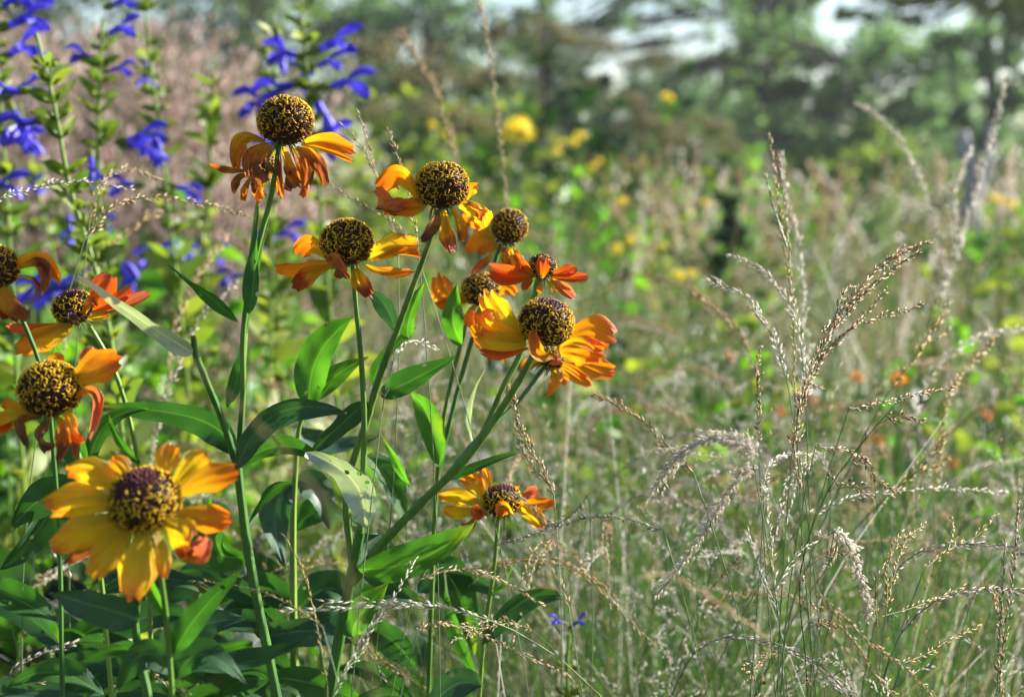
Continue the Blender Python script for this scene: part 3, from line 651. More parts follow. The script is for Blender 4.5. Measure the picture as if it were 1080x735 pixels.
flower(p, 537, 240, .65, 19.5, 18.5, [
  (520, 254, 500, 232, 488, 238, 19, 0, -4, 10, 'orange', dict(crumple=.3)),
  (521, 257, 506, 255, 492, 268, 22, 6, 2, 15, 'orange', dict(crumple=.2)),
  (524, 258, 514, 262, 505, 268, 10, 10, 12, 15, 'orange', dict(crumple=.6)),
  (526, 259, 512, 275, 501, 296, 12, 6, 8, 20, 'rust', dict(crumple=.9)),
  (532, 260, 532, 270, 538, 284, 12, 8, 10, 0, 'gold', dict(crumple=.7)),
  (540, 260, 546, 270, 553, 282, 11, 4, 4, 20, 'rust', dict(crumple=.7)),
  (536, 260, 540, 270, 545, 290, 9, 6, 4, 20, 'fresh', dict(crumple=.7)),
  ], tilt=14, cap=.25, n=330, seed=9, toward=0, label='small round head leaning right, rusty petals hanging')
leaf_part(p, 487, 364, 478, 335, 482, 300, 29, .61, 4, 0, 8, 'lit')
leaf_part(p, 462, 492, 452, 440, 432, 413, 32, .62, -4, -8, 12, 'lit')
leaf_part(p, 455, 600, 480, 620, 500, 690, 50, .66, -4, -18, 20, 'mid')
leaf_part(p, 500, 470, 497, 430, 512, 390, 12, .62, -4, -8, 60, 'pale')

# plant 4: low bloom to the right of the middle
p = plant(505, .62, 'low flower plant with one orange bloom on a thin stem behind a grass spike', 'sneezeweed_plant')
stem_part(p, [wroot(500, .63), (505, 740, .625), (512, 660, .62), (521, 600, .62), (526, 543, .62)], [2.6, 2.5, 2.3, 2.2, 2.1], M_STEMY)
flower(p, 529, 528, .62, 21, 17, [
  (510, 528, 500, 508, 483, 500, 22, -6, -8, 5, 'fresh', dict(crumple=.3)),
  (514, 526, 512, 505, 505, 495, 17, -8, -8, 10, 'orange', dict(crumple=.3)),
  (508, 533, 485, 524, 462, 524, 22, 2, 6, 10, 'yellow', dict(crumple=.3)),
  (509, 537, 485, 540, 466, 536, 15, 8, 10, -10, 'yellow', dict(crumple=.3)),
  (508, 541, 498, 550, 486, 550, 11, 8, 10, 30, 'rust', dict(crumple=.8)),
  (515, 543, 502, 538, 510, 550, 14, 14, 20, 20, 'pink', dict(cup=.8, crumple=.5)),
  (540, 542, 530, 535, 527, 546, 15, 16, 24, 10, 'orange', dict(cup=.8)),
  (544, 538, 560, 542, 574, 558, 20, 6, 12, 10, 'yellow', dict(crumple=.6)),
  (545, 534, 566, 532, 587, 530, 18, 2, 4, 15, 'orange', dict(crumple=.3, cup=.3)),
  (545, 525, 556, 522, 570, 517, 14, -6, -8, 20, 'pink', dict(crumple=.5)),
  (538, 522, 542, 515, 544, 512, 12, -8, -8, 10, 'orange', dict(crumple=.3)),
  ], tilt=-8, cap=.75, n=330, seed=10, toward=10)
leaf_part(p, 515, 628, 530, 618, 542, 594, 7, .62, 2, 2, 50, 'lit')
leaf_part(p, 507, 720, 480, 660, 470, 600, 20, .64, -6, -14, 50, 'mid')

# plant 5: the open bloom nearest the camera, lower left
p = plant(172, .47, 'nearest flower plant, wide open golden bloom with a purple-capped head facing the camera')
stem_part(p, [wroot(185, .5), (182, 745, .47), (176, 660, .465), (170, 610, .46), (163, 565, .455)], [5, 4.5, 3.6, 3.2, 3.2])
stem_part(p, [wroot(160, .53), (157, 740, .50), (142, 660, .50), (150, 600, .49)], [8, 7.5, 6, 4], M_STEMD)
flower(p, 152, 529, .45, 39, 32, [
  (140, 513, 128, 495, 116, 486, 27, -8, -16, 5, 'fresh', dict(cup=-.2)),
  (132, 520, 100, 500, 72, 503, 35, -4, -10, 5, 'yellow', dict(cup=-.3)),
  (122, 536, 85, 528, 46, 538, 40, 2, 2, 10, 'yellow', dict(cup=-.3, crumple=.2)),
  (126, 548, 90, 562, 54, 582, 40, 10, 16, 5, 'yellow', dict(cup=-.3, crumple=.2)),
  (124, 552, 92, 578, 66, 596, 20, -4, -4, 30, 'rust', dict(crumple=.3)),
  (140, 555, 116, 580, 97, 612, 34, 18, 28, 5, 'yellow', dict(cup=-.2, crumple=.2)),
  (152, 558, 146, 595, 136, 634, 42, 20, 30, 5, 'yellow', dict(cup=-.3, crumple=.2)),
  (162, 557, 172, 585, 170, 610, 18, 14, 22, 20, 'yellow', dict(crumple=.2)),
  (172, 506, 176, 485, 184, 468, 27, -12, -20, 5, 'fresh', dict(cup=-.2)),
  (182, 514, 204, 490, 218, 477, 34, -10, -16, 5, 'yellow', dict(cup=-.3, crumple=.2)),
  (186, 522, 218, 505, 253, 497, 31, -4, -8, 10, 'fresh', dict(cup=-.3)),
  (186, 540, 215, 545, 246, 551, 34, 0, 0, 10, 'orange', dict(cup=-.2, crumple=.3)),
  (172, 549, 190, 562, 202, 572, 38, 18, 28, 5, 'yellow', dict(crumple=.3)),
  (196, 576, 205, 582, 216, 562, 24, 30, 26, 30, 'pink', dict(crumple=.9, cup=.5)),
  (185, 578, 195, 585, 204, 580, 16, 32, 26, 10, 'red', dict(crumple=1.)),
  ], tilt=-10, cap=.60, n=620, seed=11, toward=38, sepals=False, label='wide open golden-yellow bloom facing the camera')
leaf_part(p, 184, 688, 208, 650, 256, 600, 33, .47, 4, 8, 10, 'mid', fold=.25, wav=.15)
leaf_part(p, 146, 655, 110, 640, 52, 625, 52, .49, 4, 10, 25, 'blue')
leaf_part(p, 175, 650, 160, 620, 155, 600, 16, .475, -4, -8, 10, 'lit')
leaf_part(p, 150, 690, 120, 685, 82, 700, 14, .49, 4, 14, 30, 'mid')
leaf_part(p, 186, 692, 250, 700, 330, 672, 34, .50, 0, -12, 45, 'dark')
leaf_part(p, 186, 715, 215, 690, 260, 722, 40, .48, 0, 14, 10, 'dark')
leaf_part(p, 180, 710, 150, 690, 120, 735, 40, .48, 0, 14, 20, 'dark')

# plant 6: the drooping head above it at the left edge
p = plant(80, .52, 'flower plant at the left with a big bristly domed head and torn drooping petals')
stem_part(p, [wroot(120, .54), (118, 740, .53), (105, 600, .52), (90, 500, .515), (72, 458, .51), (58, 438, .51)], [4, 3.6, 3, 2.6, 2.6, 2.6], M_STEMY)
flower(p, 53, 412, .50, 33, 29.5, [
  (78, 402, 100, 388, 128, 376, 38, 0, -2, 5, 'orange', dict(cup=.1, crumple=.15)),
  (80, 398, 92, 378, 99, 366, 18, -6, -8, 15, 'pink', dict(crumple=.2)),
  (50, 386, 58, 380, 64, 388, 18, -12, -12, 0, 'orange', {}),
  (78, 420, 100, 418, 94, 463, 15, 6, 12, 15, 'pink', dict(cup=.8, crumple=.4)),
  (68, 434, 78, 448, 84, 467, 22, 14, 20, 5, 'fresh', dict(crumple=.7)),
  (70, 440, 78, 460, 80, 486, 13, 8, 8, 20, 'rust', dict(crumple=.5)),
  (62, 440, 66, 462, 60, 489, 19, 12, 14, 5, 'rust', dict(crumple=.6)),
  (54, 441, 44, 458, 54, 476, 15, 16, 20, 10, 'dry', dict(crumple=1.)),
  (44, 440, 22, 446, 32, 474, 13, 10, 14, 20, 'dry', dict(crumple=.9, cup=.6)),
  (36, 432, 15, 440, -12, 450, 22, 4, 8, 15, 'yellow', dict(crumple=.2)),
  (28, 430, 12, 428, 2, 424, 15, -8, -8, 10, 'orange', {}),
  (20, 440, 5, 452, -8, 458, 12, 4, 6, 40, 'red', {}),
  ], tilt=-8, cap=.2, n=640, seed=12, toward=12)
leaf_part(p, 148, 488, 128, 468, 115, 437, 12, .52, 0, 6, 30, 'mid')
leaf_part(p, 88, 500, 60, 440, 12, 405, 44, .55, -10, -20, 20, 'mid')
leaf_part(p, 92, 510, 110, 450, 158, 432, 22, .56, -4, -12, 20, 'mid')
leaf_part(p, 100, 560, 60, 520, 10, 560, 60, .56, -6, -12, 30, 'dark')

# plant 7: the head whose petals are hidden by the pale leaf
p = plant(150, .60, 'flower plant whose bloom has upright red striped petals behind the pale leaf')
stem_part(p, [wroot(165, .62), (160, 700, .61), (150, 520, .60), (136, 440, .595), (118, 385, .59), (95, 345, .59)], [3, 2.8, 2.6, 2.4, 2.4, 2.5], M_STEMY)
flower(p, 77, 325, .59, 21.5, 18.5, [
  (97, 325, 108, 305, 117, 289, 27, -4, -6, 0, 'red', dict(cup=.6)),
  (98, 328, 122, 318, 141, 303, 15, 2, 0, 20, 'red', dict(cup=.5)),
  (98, 330, 130, 322, 160, 308, 16, 4, 4, 25, 'pink', dict(cup=.6)),
  (72, 341, 40, 348, 6, 343, 19, 4, 6, 30, 'red', dict(crumple=.2)),
  (76, 343, 48, 356, 16, 372, 30, 8, 10, 10, 'fresh', dict(crumple=.2)),
  (80, 340, 74, 330, 84, 342, 13, 18, 24, 20, 'dry', dict(crumple=.5)),
  (88, 334, 96, 320, 99, 325, 13, 14, 10, 30, 'gold', dict(cup=.6)),
  (92, 336, 104, 334, 116, 330, 12, 8, 6, 20, 'yellow', dict(crumple=.4)),
  ], tilt=-14, cap=.75, n=330, seed=13, toward=6)

# plant 8: left edge
p = plant(20, .53, 'flower plant cut by the left edge, ochre bristly head with a shrivelled petal hooking right')
stem_part(p, [wroot(70, .56), (66, 740, .55), (58, 500, .54), (44, 390, .53), (27, 345, .525), (6, 300, .52)], [3.4, 3.2, 2.8, 2.6, 2.4, 2.4], M_STEMD)
flower(p, -4, 283, .52, 24, 23, [
  (18, 280, 42, 274, 63, 300, 17, 0, 6, 20, 'orange', dict(cup=.6, crumple=.3)),
  (18, 284, 46, 280, 44, 312, 14, 6, 10, 20, 'rust', dict(cup=.8, crumple=.5)),
  (18, 276, 26, 274, 33, 280, 13, -8, -8, 10, 'pink', {}),
  (16, 292, 38, 298, 30, 322, 8, 8, 10, 40, 'gold', dict(crumple=.6)),
  (6, 302, 10, 318, 26, 341, 26, 8, 14, 5, 'gold', dict(crumple=.6)),
  (0, 304, 2, 320, 4, 338, 20, 10, 14, 5, 'tipped', dict(crumple=.6)),
  (-8, 304, -12, 320, -10, 340, 20, 10, 14, 5, 'orange', dict(crumple=.6)),
  (-24, 292, -45, 300, -60, 310, 24, 0, 4, 15, 'orange', {}),
  (-20, 276, -40, 268, -58, 262, 24, -6, -8, 15, 'orange', {}),
  ], tilt=-4, cap=.1, n=420, seed=14, toward=12)
leaf_part(p, 56, 520, 40, 560, 0, 600, 46, .57, 0, 10, 20, 'dark')

# plant 9: bare stout stem with leaves between the first two
p = plant(310, .62, 'stout pale green flower stem without a bloom, bluish leaves hanging from its top')
stem_part(p, [wroot(310, .63), (311, 740, .62), (309, 600, .62), (311, 505, .62), (322, 430, .62), (360, 385, .625)], [7.5, 7, 6, 5.4, 3.6, 2.0], M_STEMY)
leaf_part(p, 308, 512, 290, 540, 300, 600, 42, .61, 2, 14, 10, 'blue')
leaf_part(p, 309, 508, 285, 520, 262, 552, 13, .60, 4, 10, 30, 'mid')
leaf_part(p, 312, 505, 335, 520, 348, 560, 40, .63, -4, -4, 10, 'blue')
leaf_part(p, 310, 560, 340, 540, 385, 560, 34, .64, -4, -12, 15, 'mid')
leaf_part(p, 310, 640, 270, 620, 225, 640, 46, .63, 0, -6, 20, 'dark')
leaf_part(p, 310, 650, 350, 620, 380, 650, 46, .64, 0, -6, 20, 'dark')
leaf_part(p, 312, 450, 345, 470, 400, 460, 34, .66, 0, -12, 20, 'blue')

# the crowded lower leaves of the stems at the left
for k, par in enumerate([o for o in list(COL.objects) if o.type == 'EMPTY' and o.name.startswith('sneezeweed_plant')]):
    rx_ = np.random.default_rng(k + 40)
    for q in range(7):
        xb = {0: 285, 1: 350, 2: 440, 3: 508, 4: 170, 5: 110, 6: 155, 7: 62, 8: 310}[k]
        if k == 3 and q > 1: break
        if k == 2 and q > 3: break
        yb = rx_.uniform(600, 790); sgn = 1 if q % 2 else -1; L = rx_.uniform(60, 120); up = rx_.uniform(-40, 55)
        leaf_part(par, xb, yb, xb + sgn * L * .5, yb - up * .5 - rx_.uniform(5, 22), xb + sgn * L, yb - up, rx_.uniform(26, 46), rx_.uniform(.58, .68), 0, rx_.uniform(-25, 5), rx_.uniform(-35, 35), ['dark', 'mid', 'dark', 'blue'][(q + k) % 4])

# ------------------------------------------------------------------ grasses
def spikelets(m, C, width, slen, swid, step, spread=0.35, mat=0, taper=0.75, r=rng):
    """seeds set alternately along a curve (K,3)"""
    L = np.linalg.norm(np.diff(C, axis=0), axis=1).sum(); N = max(4, int(L / step))
    u = (np.arange(N) + r.random(N)) / N * (len(C) - 1.001); i = u.astype(int); t = (u - i)[:, None]
    p = C[i] * (1 - t) + C[i + 1] * t; T = nrm(C[i + 1] - C[i])
    a = nrm(np.cross(T, r.normal(size=(N, 3))))
    k = (1 - taper * (u / len(C)) ** 1.5)[:, None]
    p = p + a * width * 0.35 * k * r.random((N, 1))
    m.spindles(p, T + a * spread * r.uniform(0.3, 1.5, (N, 1)) + r.normal(size=(N, 3)) * 0.08, slen * r.uniform(0.7, 1.2, N), swid * r.uniform(0.7, 1.15, N), mat)

HG = 'seeding grass stalks around the flowers'
def hero(label, spikes, husk='straw', culm='culm', lean=0, group=HG, root=None):
    """grass stalk: spikes = [(picture points from the root of the spike to its tip, depth, width px)], the first one continues to the ground"""
    pts0, d0, w0 = spikes[0]
    x0, y0 = pts0[0]
    if culm in ('green', 'bluegreen'): culm = 'culm'
    g0 = ground_at((root if root is not None else x0 + lean + rng.uniform(-330, 330)), d0 + rng.uniform(0, .12))
    o = empty('grass_stalk', g0, label, 'grass stalk', group)
    a = P(x0, y0, d0)
    top = catmull([P(x, y, d0 + 0.012 * k) for k, (x, y) in enumerate(pts0)], 5 * len(pts0) + 6)
    t0 = nrm(top[0] - top[1])
    q1 = a + t0 * 0.03; q1 = q1 * 0.6 + (a * 0.93 + g0 * 0.07) * 0.4
    low = catmull([g0, g0 * 0.5 + (a + t0 * .05 * np.array([1, 1, 0])) * 0.5, q1 if abs(t0[2]) > 0.2 and t0[2] < 0 else a * 0.97 + g0 * 0.03 + t0 * np.array([.01, .01, 0]), a], 24)
    line = np.vstack([low, top[1:]])
    s = d0 / FPX
    cm = Mesh(); cm.tube(line, np.interp(np.linspace(0, 1, len(line)), [0, .55, 1], [.8, .55, .32]) * s, 5)
    hm = Mesh()
    for k, (pp, d, w) in enumerate(spikes):
        C = top if k == 0 else catmull([P(x, y, d + 0.01 * j) for j, (x, y) in enumerate(pp)], 5 * len(pp) + 6)
        sc = d / FPX
        if k: cm.tube(C, np.linspace(.8, .35, len(C)) * sc, 4)
        spikelets(hm, C, w * sc, 9.0 * sc, min(1.6, 0.75 + w * .075) * sc, (2.7 if w < 11 else 1.7) * sc * (6.0 / max(w, 3.5)), 0.34 + 0.025 * w, 0)
        # short side sprigs make the head uneven
        nb = int(max(0, w - 5) * 1.2)
        for b in range(nb):
            i = rng.integers(0, len(C) - 3); T = nrm(C[i + 1] - C[i]); a2 = nrm(np.cross(T, rng.normal(size=3)))
            e = C[i] + (T * rng.uniform(.8, 1.4) + a2 * .45) * w * 1.6 * sc
            Cb = catmull([C[i], C[i] * .5 + e * .5 + a2 * .1 * w * sc, e], 7)
            spikelets(hm, Cb, w * .3 * sc, 8 * sc, 1.3 * sc, 2.6 * sc, .35, 0)
    cm.build('culm', G[culm], o); hm.build('seed_head', G[husk], o)
    return o

hero('dark tan grass spike standing upright just right of the low bloom stem, pointing up left', [([(584, 520), (568, 487), (551, 455), (541, 425), (533, 402)], .53, 9), ([(581, 512), (560, 490), (548, 470), (543, 452)], .53, 5)], 'brown', 'culm')
hero('brown many-spiked grass head at the right rising to the upper right above the meadow', [([(836, 470), (850, 410), (868, 365), (895, 320), (930, 280), (978, 256)], .56, 9), ([(868, 365), (890, 335), (925, 295), (965, 268)], .56, 6),
      ([(845, 425), (862, 385), (900, 345), (935, 334), (971, 322)], .57, 6), ([(866, 350), (880, 335), (888, 312), (900, 301)], .56, 6), ([(850, 405), (870, 375), (905, 340), (934, 306)], .57, 5), ([(840, 450), (850, 400), (862, 372), (868, 358)], .55, 5), ([(860, 380), (885, 330), (925, 300), (952, 275)], .565, 6)], 'brown', 'green')
hero('tallest grass spike in the right half, thin and upright against the trees', [([(838, 420), (836, 330), (826, 250), (818, 190), (811, 142)], .62, 5), ([(836, 330), (832, 260), (826, 200), (822, 165)], .64, 4), ([(830, 260), (815, 215), (806, 182)], .64, 3.5)], 'straw', 'green')
hero('pale feathery grass plume blurred beside the tallest spike', [([(852, 420), (848, 330), (838, 240), (830, 205), (824, 165)], .78, 8)], 'pale', 'bluegreen')
hero('silvery grass spike bending left at its tip, halfway down the right half', [([(850, 420), (842, 350), (826, 308), (800, 283), (770, 269)], .60, 8)], 'pale', 'green')
hero('second silvery bent spike just below and left of the first', [([(830, 400), (812, 350), (785, 312), (748, 297)], .61, 8), ([(812, 350), (800, 335), (790, 322)], .61, 5)], 'pale', 'green')
hero('fluffy pale spike blurred behind the two silvery bent ones', [([(800, 400), (775, 345), (748, 322), (732, 312)], .78, 9)], 'straw', 'green')
hero('tan braided grass spike pointing up left right of the big orange bloom', [([(732, 500), (712, 480), (680, 447), (655, 430), (625, 415)], .55, 8)], 'straw', 'culm', lean=20)
hero('thick white arching plume bowed down to the left in the right half', [([(798, 480), (775, 464), (745, 463), (712, 485), (690, 515)], .48, 19)], 'pale', 'bluegreen', lean=15)
hero('long white plume hanging below the arching one', [([(795, 492), (778, 505), (757, 538), (730, 580), (692, 628)], .53, 13)], 'pale', 'bluegreen', lean=20)
hero('white grass arc hooked over to the right', [([(806, 530), (806, 505), (815, 487), (832, 480), (850, 479)], .56, 7)], 'pale', 'green')
hero('tan spike nearest the camera, badly blurred, slanting down right', [([(672, 610), (700, 606), (735, 622), (770, 645), (808, 672)], .36, 7)], 'straw', 'culm', lean=-20)
hero('dense white spike leaning down right in the lower right', [([(880, 560), (893, 573), (904, 600), (912, 625), (918, 650)], .52, 15), ([(880, 560), (870, 565), (862, 562)], .52, 5), ([(884, 562), (880, 585), (870, 600)], .53, 5)], 'pale', 'green', lean=15)
hero('grey purple grass spike crossing in front of the low bloom', [([(622, 520), (600, 545), (576, 552), (556, 530), (534, 519)], .50, 6)], 'purple', 'culm', lean=30)
hero('dark braided spike lying level right of the low bloom', [([(700, 560), (660, 547), (620, 546), (585, 556), (556, 566), (528, 573)], .52, 6)], 'purple', 'bluegreen', lean=20)
hero('tan spike drooping right under the low bloom', [([(440, 612), (470, 602), (500, 602), (535, 615), (573, 639)], .52, 6)], 'straw', 'culm', lean=-30)
hero('thin straw spike sloping down right below the middle leaves', [([(440, 665), (463, 657), (495, 664), (547, 688), (600, 712)], .52, 6)], 'straw', 'culm', lean=-20)
hero('short brown spike behind the low bloom, hanging to the right', [([(600, 640), (588, 610), (572, 590), (555, 577)], .6, 5)], 'straw', 'culm')
hero('pale seed spike draped over the leaves of the middle plant', [([(405, 420), (412, 392), (420, 368), (438, 361), (462, 368)], .545, 6)], 'pale', 'culm', lean=15)
hero('dark level grass spike in front of the blue flowers, at the left edge', [([(-40, 235), (10, 205), (33, 200), (82, 192), (136, 200)], .60, 6)], 'purple', 'culm', root=-60)
hero('long pale level spike in front of the blue flowers', [([(90, 250), (125, 215), (162, 208), (212, 215), (262, 227)], .62, 7)], 'straw', 'culm', root=40)
hero('short tan spike above the long level one', [([(95, 230), (110, 190), (126, 179), (148, 182), (168, 190)], .66, 6)], 'straw', 'culm', root=70)
hero('thin forked straw stalk right of the tallest bloom', [([(420, 260), (410, 225), (398, 190), (385, 160), (360, 130)], .60, 4), ([(412, 235), (400, 200), (392, 165), (378, 118)], .60, 4)], 'straw', 'culm', lean=10)
hero('tan twisted stalk leaning right of the forked one', [([(440, 250), (430, 205), (421, 170), (409, 138)], .58, 5)], 'straw', 'culm', lean=10)
hero('thin tan spike passing under the petals of the tallest bloom', [([(440, 270), (415, 235), (380, 215), (345, 193)], .62, 4)], 'straw', 'culm', lean=10)
hero('blurred tan spike high behind the tallest bloom, left of the middle', [([(500, 260), (480, 170), (462, 100), (440, 62), (424, 34)], 1.0, 9)], 'straw', 'culm')
hero('blurred tan stalk leaning left at the top centre', [([(540, 260), (528, 160), (520, 80), (512, 30), (498, -15)], .9, 6)], 'straw', 'culm')
hero('bent brown spike arching over to the left, left of the lower leaf pairs', [([(150, 520), (172, 430), (190, 380), (215, 330), (248, 300)], .75, 7)], 'purple', 'culm', lean=-5)
hero('pinkish brown spike beside the cut stem', [([(160, 480), (176, 400), (190, 330), (215, 280), (240, 250)], .8, 8)], 'straw', 'culm', lean=-5)
hero('tan spike rising left behind the reddish striped petals', [([(60, 420), (75, 330), (105, 275), (135, 245), (165, 225)], .8, 7)], 'straw', 'culm', lean=-10)
hero('pale fine stalk leaning over the leaf in the bottom centre', [([(350, 735), (385, 670), (410, 640), (437, 590)], .5, 5), ([(365, 705), (380, 690), (395, 650)], .5, 4)], 'pale', 'culm', lean=-5)
hero('golden thin grass blade with an orange tip slanting across the lower stems', [([(345, 720), (330, 640), (318, 600), (300, 564)], .49, 2.5)], 'gold', 'green', lean=5)
hero('orange brown stalk lying level under the nearest bloom', [([(340, 660), (310, 640), (280, 625), (240, 616), (200, 612)], .47, 2.5)], 'gold', 'culm', lean=15)
hero('tall thin dark green stalk with few seeds at the lower right edge', [([(1050, 740), (1062, 650), (1070, 590), (1073, 530)], .54, 6), ([(1052, 730), (1055, 660), (1058, 610), (1060, 570)], .54, 5)], 'brown', 'green')
hero('upright green culm in the middle of the right half carrying sparse whitish spikelets', [([(822, 660), (816, 600), (812, 560), (808, 525)], .53, 4), ([(820, 640), (800, 600), (790, 560)], .53, 4), ([(818, 620), (840, 585), (862, 570)], .53, 4)], 'pale', 'green')
hero('golden upright tuft of long spikelets right of the dense white spike', [([(935, 640), (945, 600), (955, 570), (975, 553)], .54, 6), ([(935, 640), (938, 590), (950, 560)], .54, 5), ([(930, 650), (965, 640), (990, 630), (1015, 618)], .54, 4), ([(925, 660), (925, 610), (945, 578)], .54, 4)], 'gold', 'green')
hero('straw spike with long awns pointing right at the right edge', [([(975, 600), (1000, 580), (1030, 565), (1052, 542)], .56, 4), ([(1000, 580), (1005, 560), (1003, 545)], .56, 4)], 'gold', 'green', lean=-10)
hero('golden spike sloping up right in the lower right', [([(950, 700), (980, 688), (1005, 672), (1036, 660)], .53, 5)], 'gold', 'green', lean=-15)
hero('long braided tan spike sloping down right at the bottom right', [([(880, 640), (920, 680), (950, 700), (988, 735)], .50, 6), ([(860, 620), (890, 660), (930, 720), (955, 745)], .5, 6)], 'straw', 'culm', lean=-10)
hero('white drooping tuft at the bottom right of centre', [([(905, 735), (890, 705), (873, 695), (850, 700), (838, 705)], .5, 5), ([(890, 705), (880, 712), (868, 722)], .5, 4), ([(890, 702), (893, 712), (897, 722)], .5, 4), ([(888, 700), (875, 690), (862, 705)], .5, 4)], 'pale', 'green')
hero('blurred pale spike leaning right high at the right edge', [([(980, 330), (1010, 260), (1035, 180), (1050, 130), (1062, 80)], 1.0, 8), ([(1010, 260), (1005, 200), (1022, 160)], 1., 9)], 'pale', 'culm')
hero('blurred beaded stalk leaning left below the tree at the right', [([(1000, 340), (985, 230), (960, 170), (930, 125), (905, 110)], 1.05, 8)], 'pale', 'culm')
hero('thick straw stalk leaning up right with papery sheath at the right', [([(985, 520), (1000, 420), (1010, 400), (1028, 380), (1050, 356)], .72, 7)], 'gold', 'gold')
hero('pale blurred arc near the right edge', [([(960, 450), (985, 390), (1015, 365), (1045, 352), (1075, 348)], .85, 8)], 'pale', 'bluegreen')
hero('level white stalk crossing the grass at middle right', [([(850, 545), (900, 525), (960, 517), (1010, 515), (1060, 520)], .62, 5)], 'pale', 'culm', lean=-5)
# airy open panicle of tiny spikelets in the middle right
o = empty('grass_stalk', ground_at(880, .58), 'airy open grass panicle with clusters of tiny whitish brown spikelets', 'grass stalk', HG)
cm = Mesh(); hm = Mesh(); sc = .56 / FPX
axis = catmull([ground_at(880, .58), P(850, 700, .57), P(845, 600, .56), P(872, 520, .56), P(915, 460, .56), P(950, 420, .57)], 60)
cm.tube(axis, np.linspace(1.3, .4, 60) * sc, 5)
for k in range(34):
    i = int(rng.integers(30, 58)); e = axis[i] + np.array([rng.uniform(-.2, 1.0), rng.normal() * .3, rng.uniform(-.10, .35)]) * rng.uniform(.008, .038)
    Cb = catmull([axis[i], axis[i] * .5 + e * .5 + np.array([0, 0, .003]), e], 8); cm.tube(Cb, .3 * sc, 3, cap=False)
    spikelets(hm, Cb[3:], 6 * sc, 6.5 * sc, 1.3 * sc, 1.7 * sc, .9, 0, taper=.2)
cm.build('culm', G['green'], o); hm.build('seed_head', G['brown'], o)
for k, (lab, pts) in enumerate([('brown beaded spike reaching right out of the airy panicle', [(895, 432), (930, 425), (965, 417), (1005, 410)]), ('brown spike below the airy panicle pointing right', [(860, 470), (905, 480), (925, 505), (948, 520)]), ('thin brown spike left of the airy panicle with a curled tip', [(842, 520), (838, 460), (842, 415), (850, 405), (868, 410)]), ('short brown spike rising beside the curled one', [(800, 470), (800, 430), (798, 395), (802, 365)])]):
    hero(lab, [(pts, .56 + .01 * k, 6)], 'brown', 'green')
hero('out of focus pale blade close to the lens crossing the lower left leaves', [([(350, 540), (310, 490), (262, 438), (190, 372)], .24, 2)], 'straw', 'straw', group=HG)

# ---- repeated individual stalks: eight kinds built once, then copied
def proto(idx, husk, culm, form):
    r = np.random.default_rng(100 + idx)
    o = empty('grass_stalk', (0, 0, 0), '', 'grass stalk'); H = .80
    az_ = r.random() * 6.28; dv = np.array([math.cos(az_), math.sin(az_), 0])
    cm = Mesh(); hm = Mesh()
    if form == 'arch':
        head = .085; pts = [np.zeros(3), dv * .03 + [0, 0, H * .5], dv * .07 + [0, 0, H * .88], dv * .11 + [0, 0, H], dv * .15 + [0, 0, H * 1.005], dv * .19 + [0, 0, H * .965]]; frac = .80
    elif form == 'up':
        pts = [np.zeros(3), dv * .03 + [0, 0, H * .5], dv * .10 + [0, 0, H * .83], dv * .17 + [0, 0, H * .96], dv * .215 + [0, 0, H * 1.0]]; frac = .90
    elif form == 'slant':
        pts = [np.zeros(3), dv * .05 + [0, 0, H * .45], dv * .15 + [0, 0, H * .8], dv * .28 + [0, 0, H * .98], dv * .33 + [0, 0, H * .985]]; frac = .86
    else:
        pts = [np.zeros(3), dv * .02 + [0, 0, H * .5], dv * .04 + [0, 0, H * .9], dv * .07 + [0, 0, H * 1.02]]; frac = .78
    line = catmull(pts, 46); line[:, :2] += np.cumsum(r.normal(size=(46, 2)) * .0006, 0)
    n0 = int(46 * frac)
    cm.tube(line, np.linspace(.00048, .00018, 46), 4, cap=False)
    if form == 'open':
        for k in range(26):
            i = int(r.integers(n0, 45)); a2 = nrm(r.normal(size=3) * [1, 1, .4]); e = line[i] + a2 * r.uniform(.01, .035) * (1 - (i - n0) / 20) + [0, 0, .012]
            Cb = catmull([line[i], line[i] * .5 + e * .5 + [0, 0, .002], e], 6); cm.tube(Cb, .00014, 3, cap=False); spikelets(hm, Cb[2:], .002, .0030, .00055, .0013, .6, 0, .2, r)
    else:
        for k in range(3):
            i0 = n0 + int(r.integers(0, 4)) if k else n0
            off = np.linspace(0, 1, 46 - i0)[:, None] * nrm(r.normal(size=3)) * .006 * (k > 0)
            seg = (line[i0:] + off)[: max(5, int((46 - i0) * (1 if k == 0 else r.uniform(.5, .9))))]
            spikelets(hm, seg, .0022, .0040, .00046, .0018, .38, 0, .7, r)
    cm.build('culm', G[culm], o); hm.build('seed_head', G[husk], o)
    return o
KINDS = [('straw', 'culm', 'arch', 'straw coloured grass stalk with an arching seed head in the thick of the meadow'),
         ('pale', 'bluegreen', 'arch', 'silvery white grass stalk nodding over in the thick of the meadow'),
         ('brown', 'green', 'up', 'upright brown seeded grass stalk in the thick of the meadow'),
         ('straw', 'culm', 'slant', 'leaning tan grass stalk with a narrow spike in the thick of the meadow'),
         ('pale', 'green', 'open', 'open airy grass stalk with fine whitish spikelets in the thick of the meadow'),
         ('purple', 'bluegreen', 'arch', 'greyish purple grass stalk with an arching spike in the thick of the meadow'),
         ('gold', 'green', 'up', 'golden upright grass stalk in the thick of the meadow'),
         ('pale', 'culm', 'slant', 'bleached grass stalk leaning sideways in the thick of the meadow')]
protos = [proto(i, *k[:3]) for i, k in enumerate(KINDS)]
used = [False] * 8
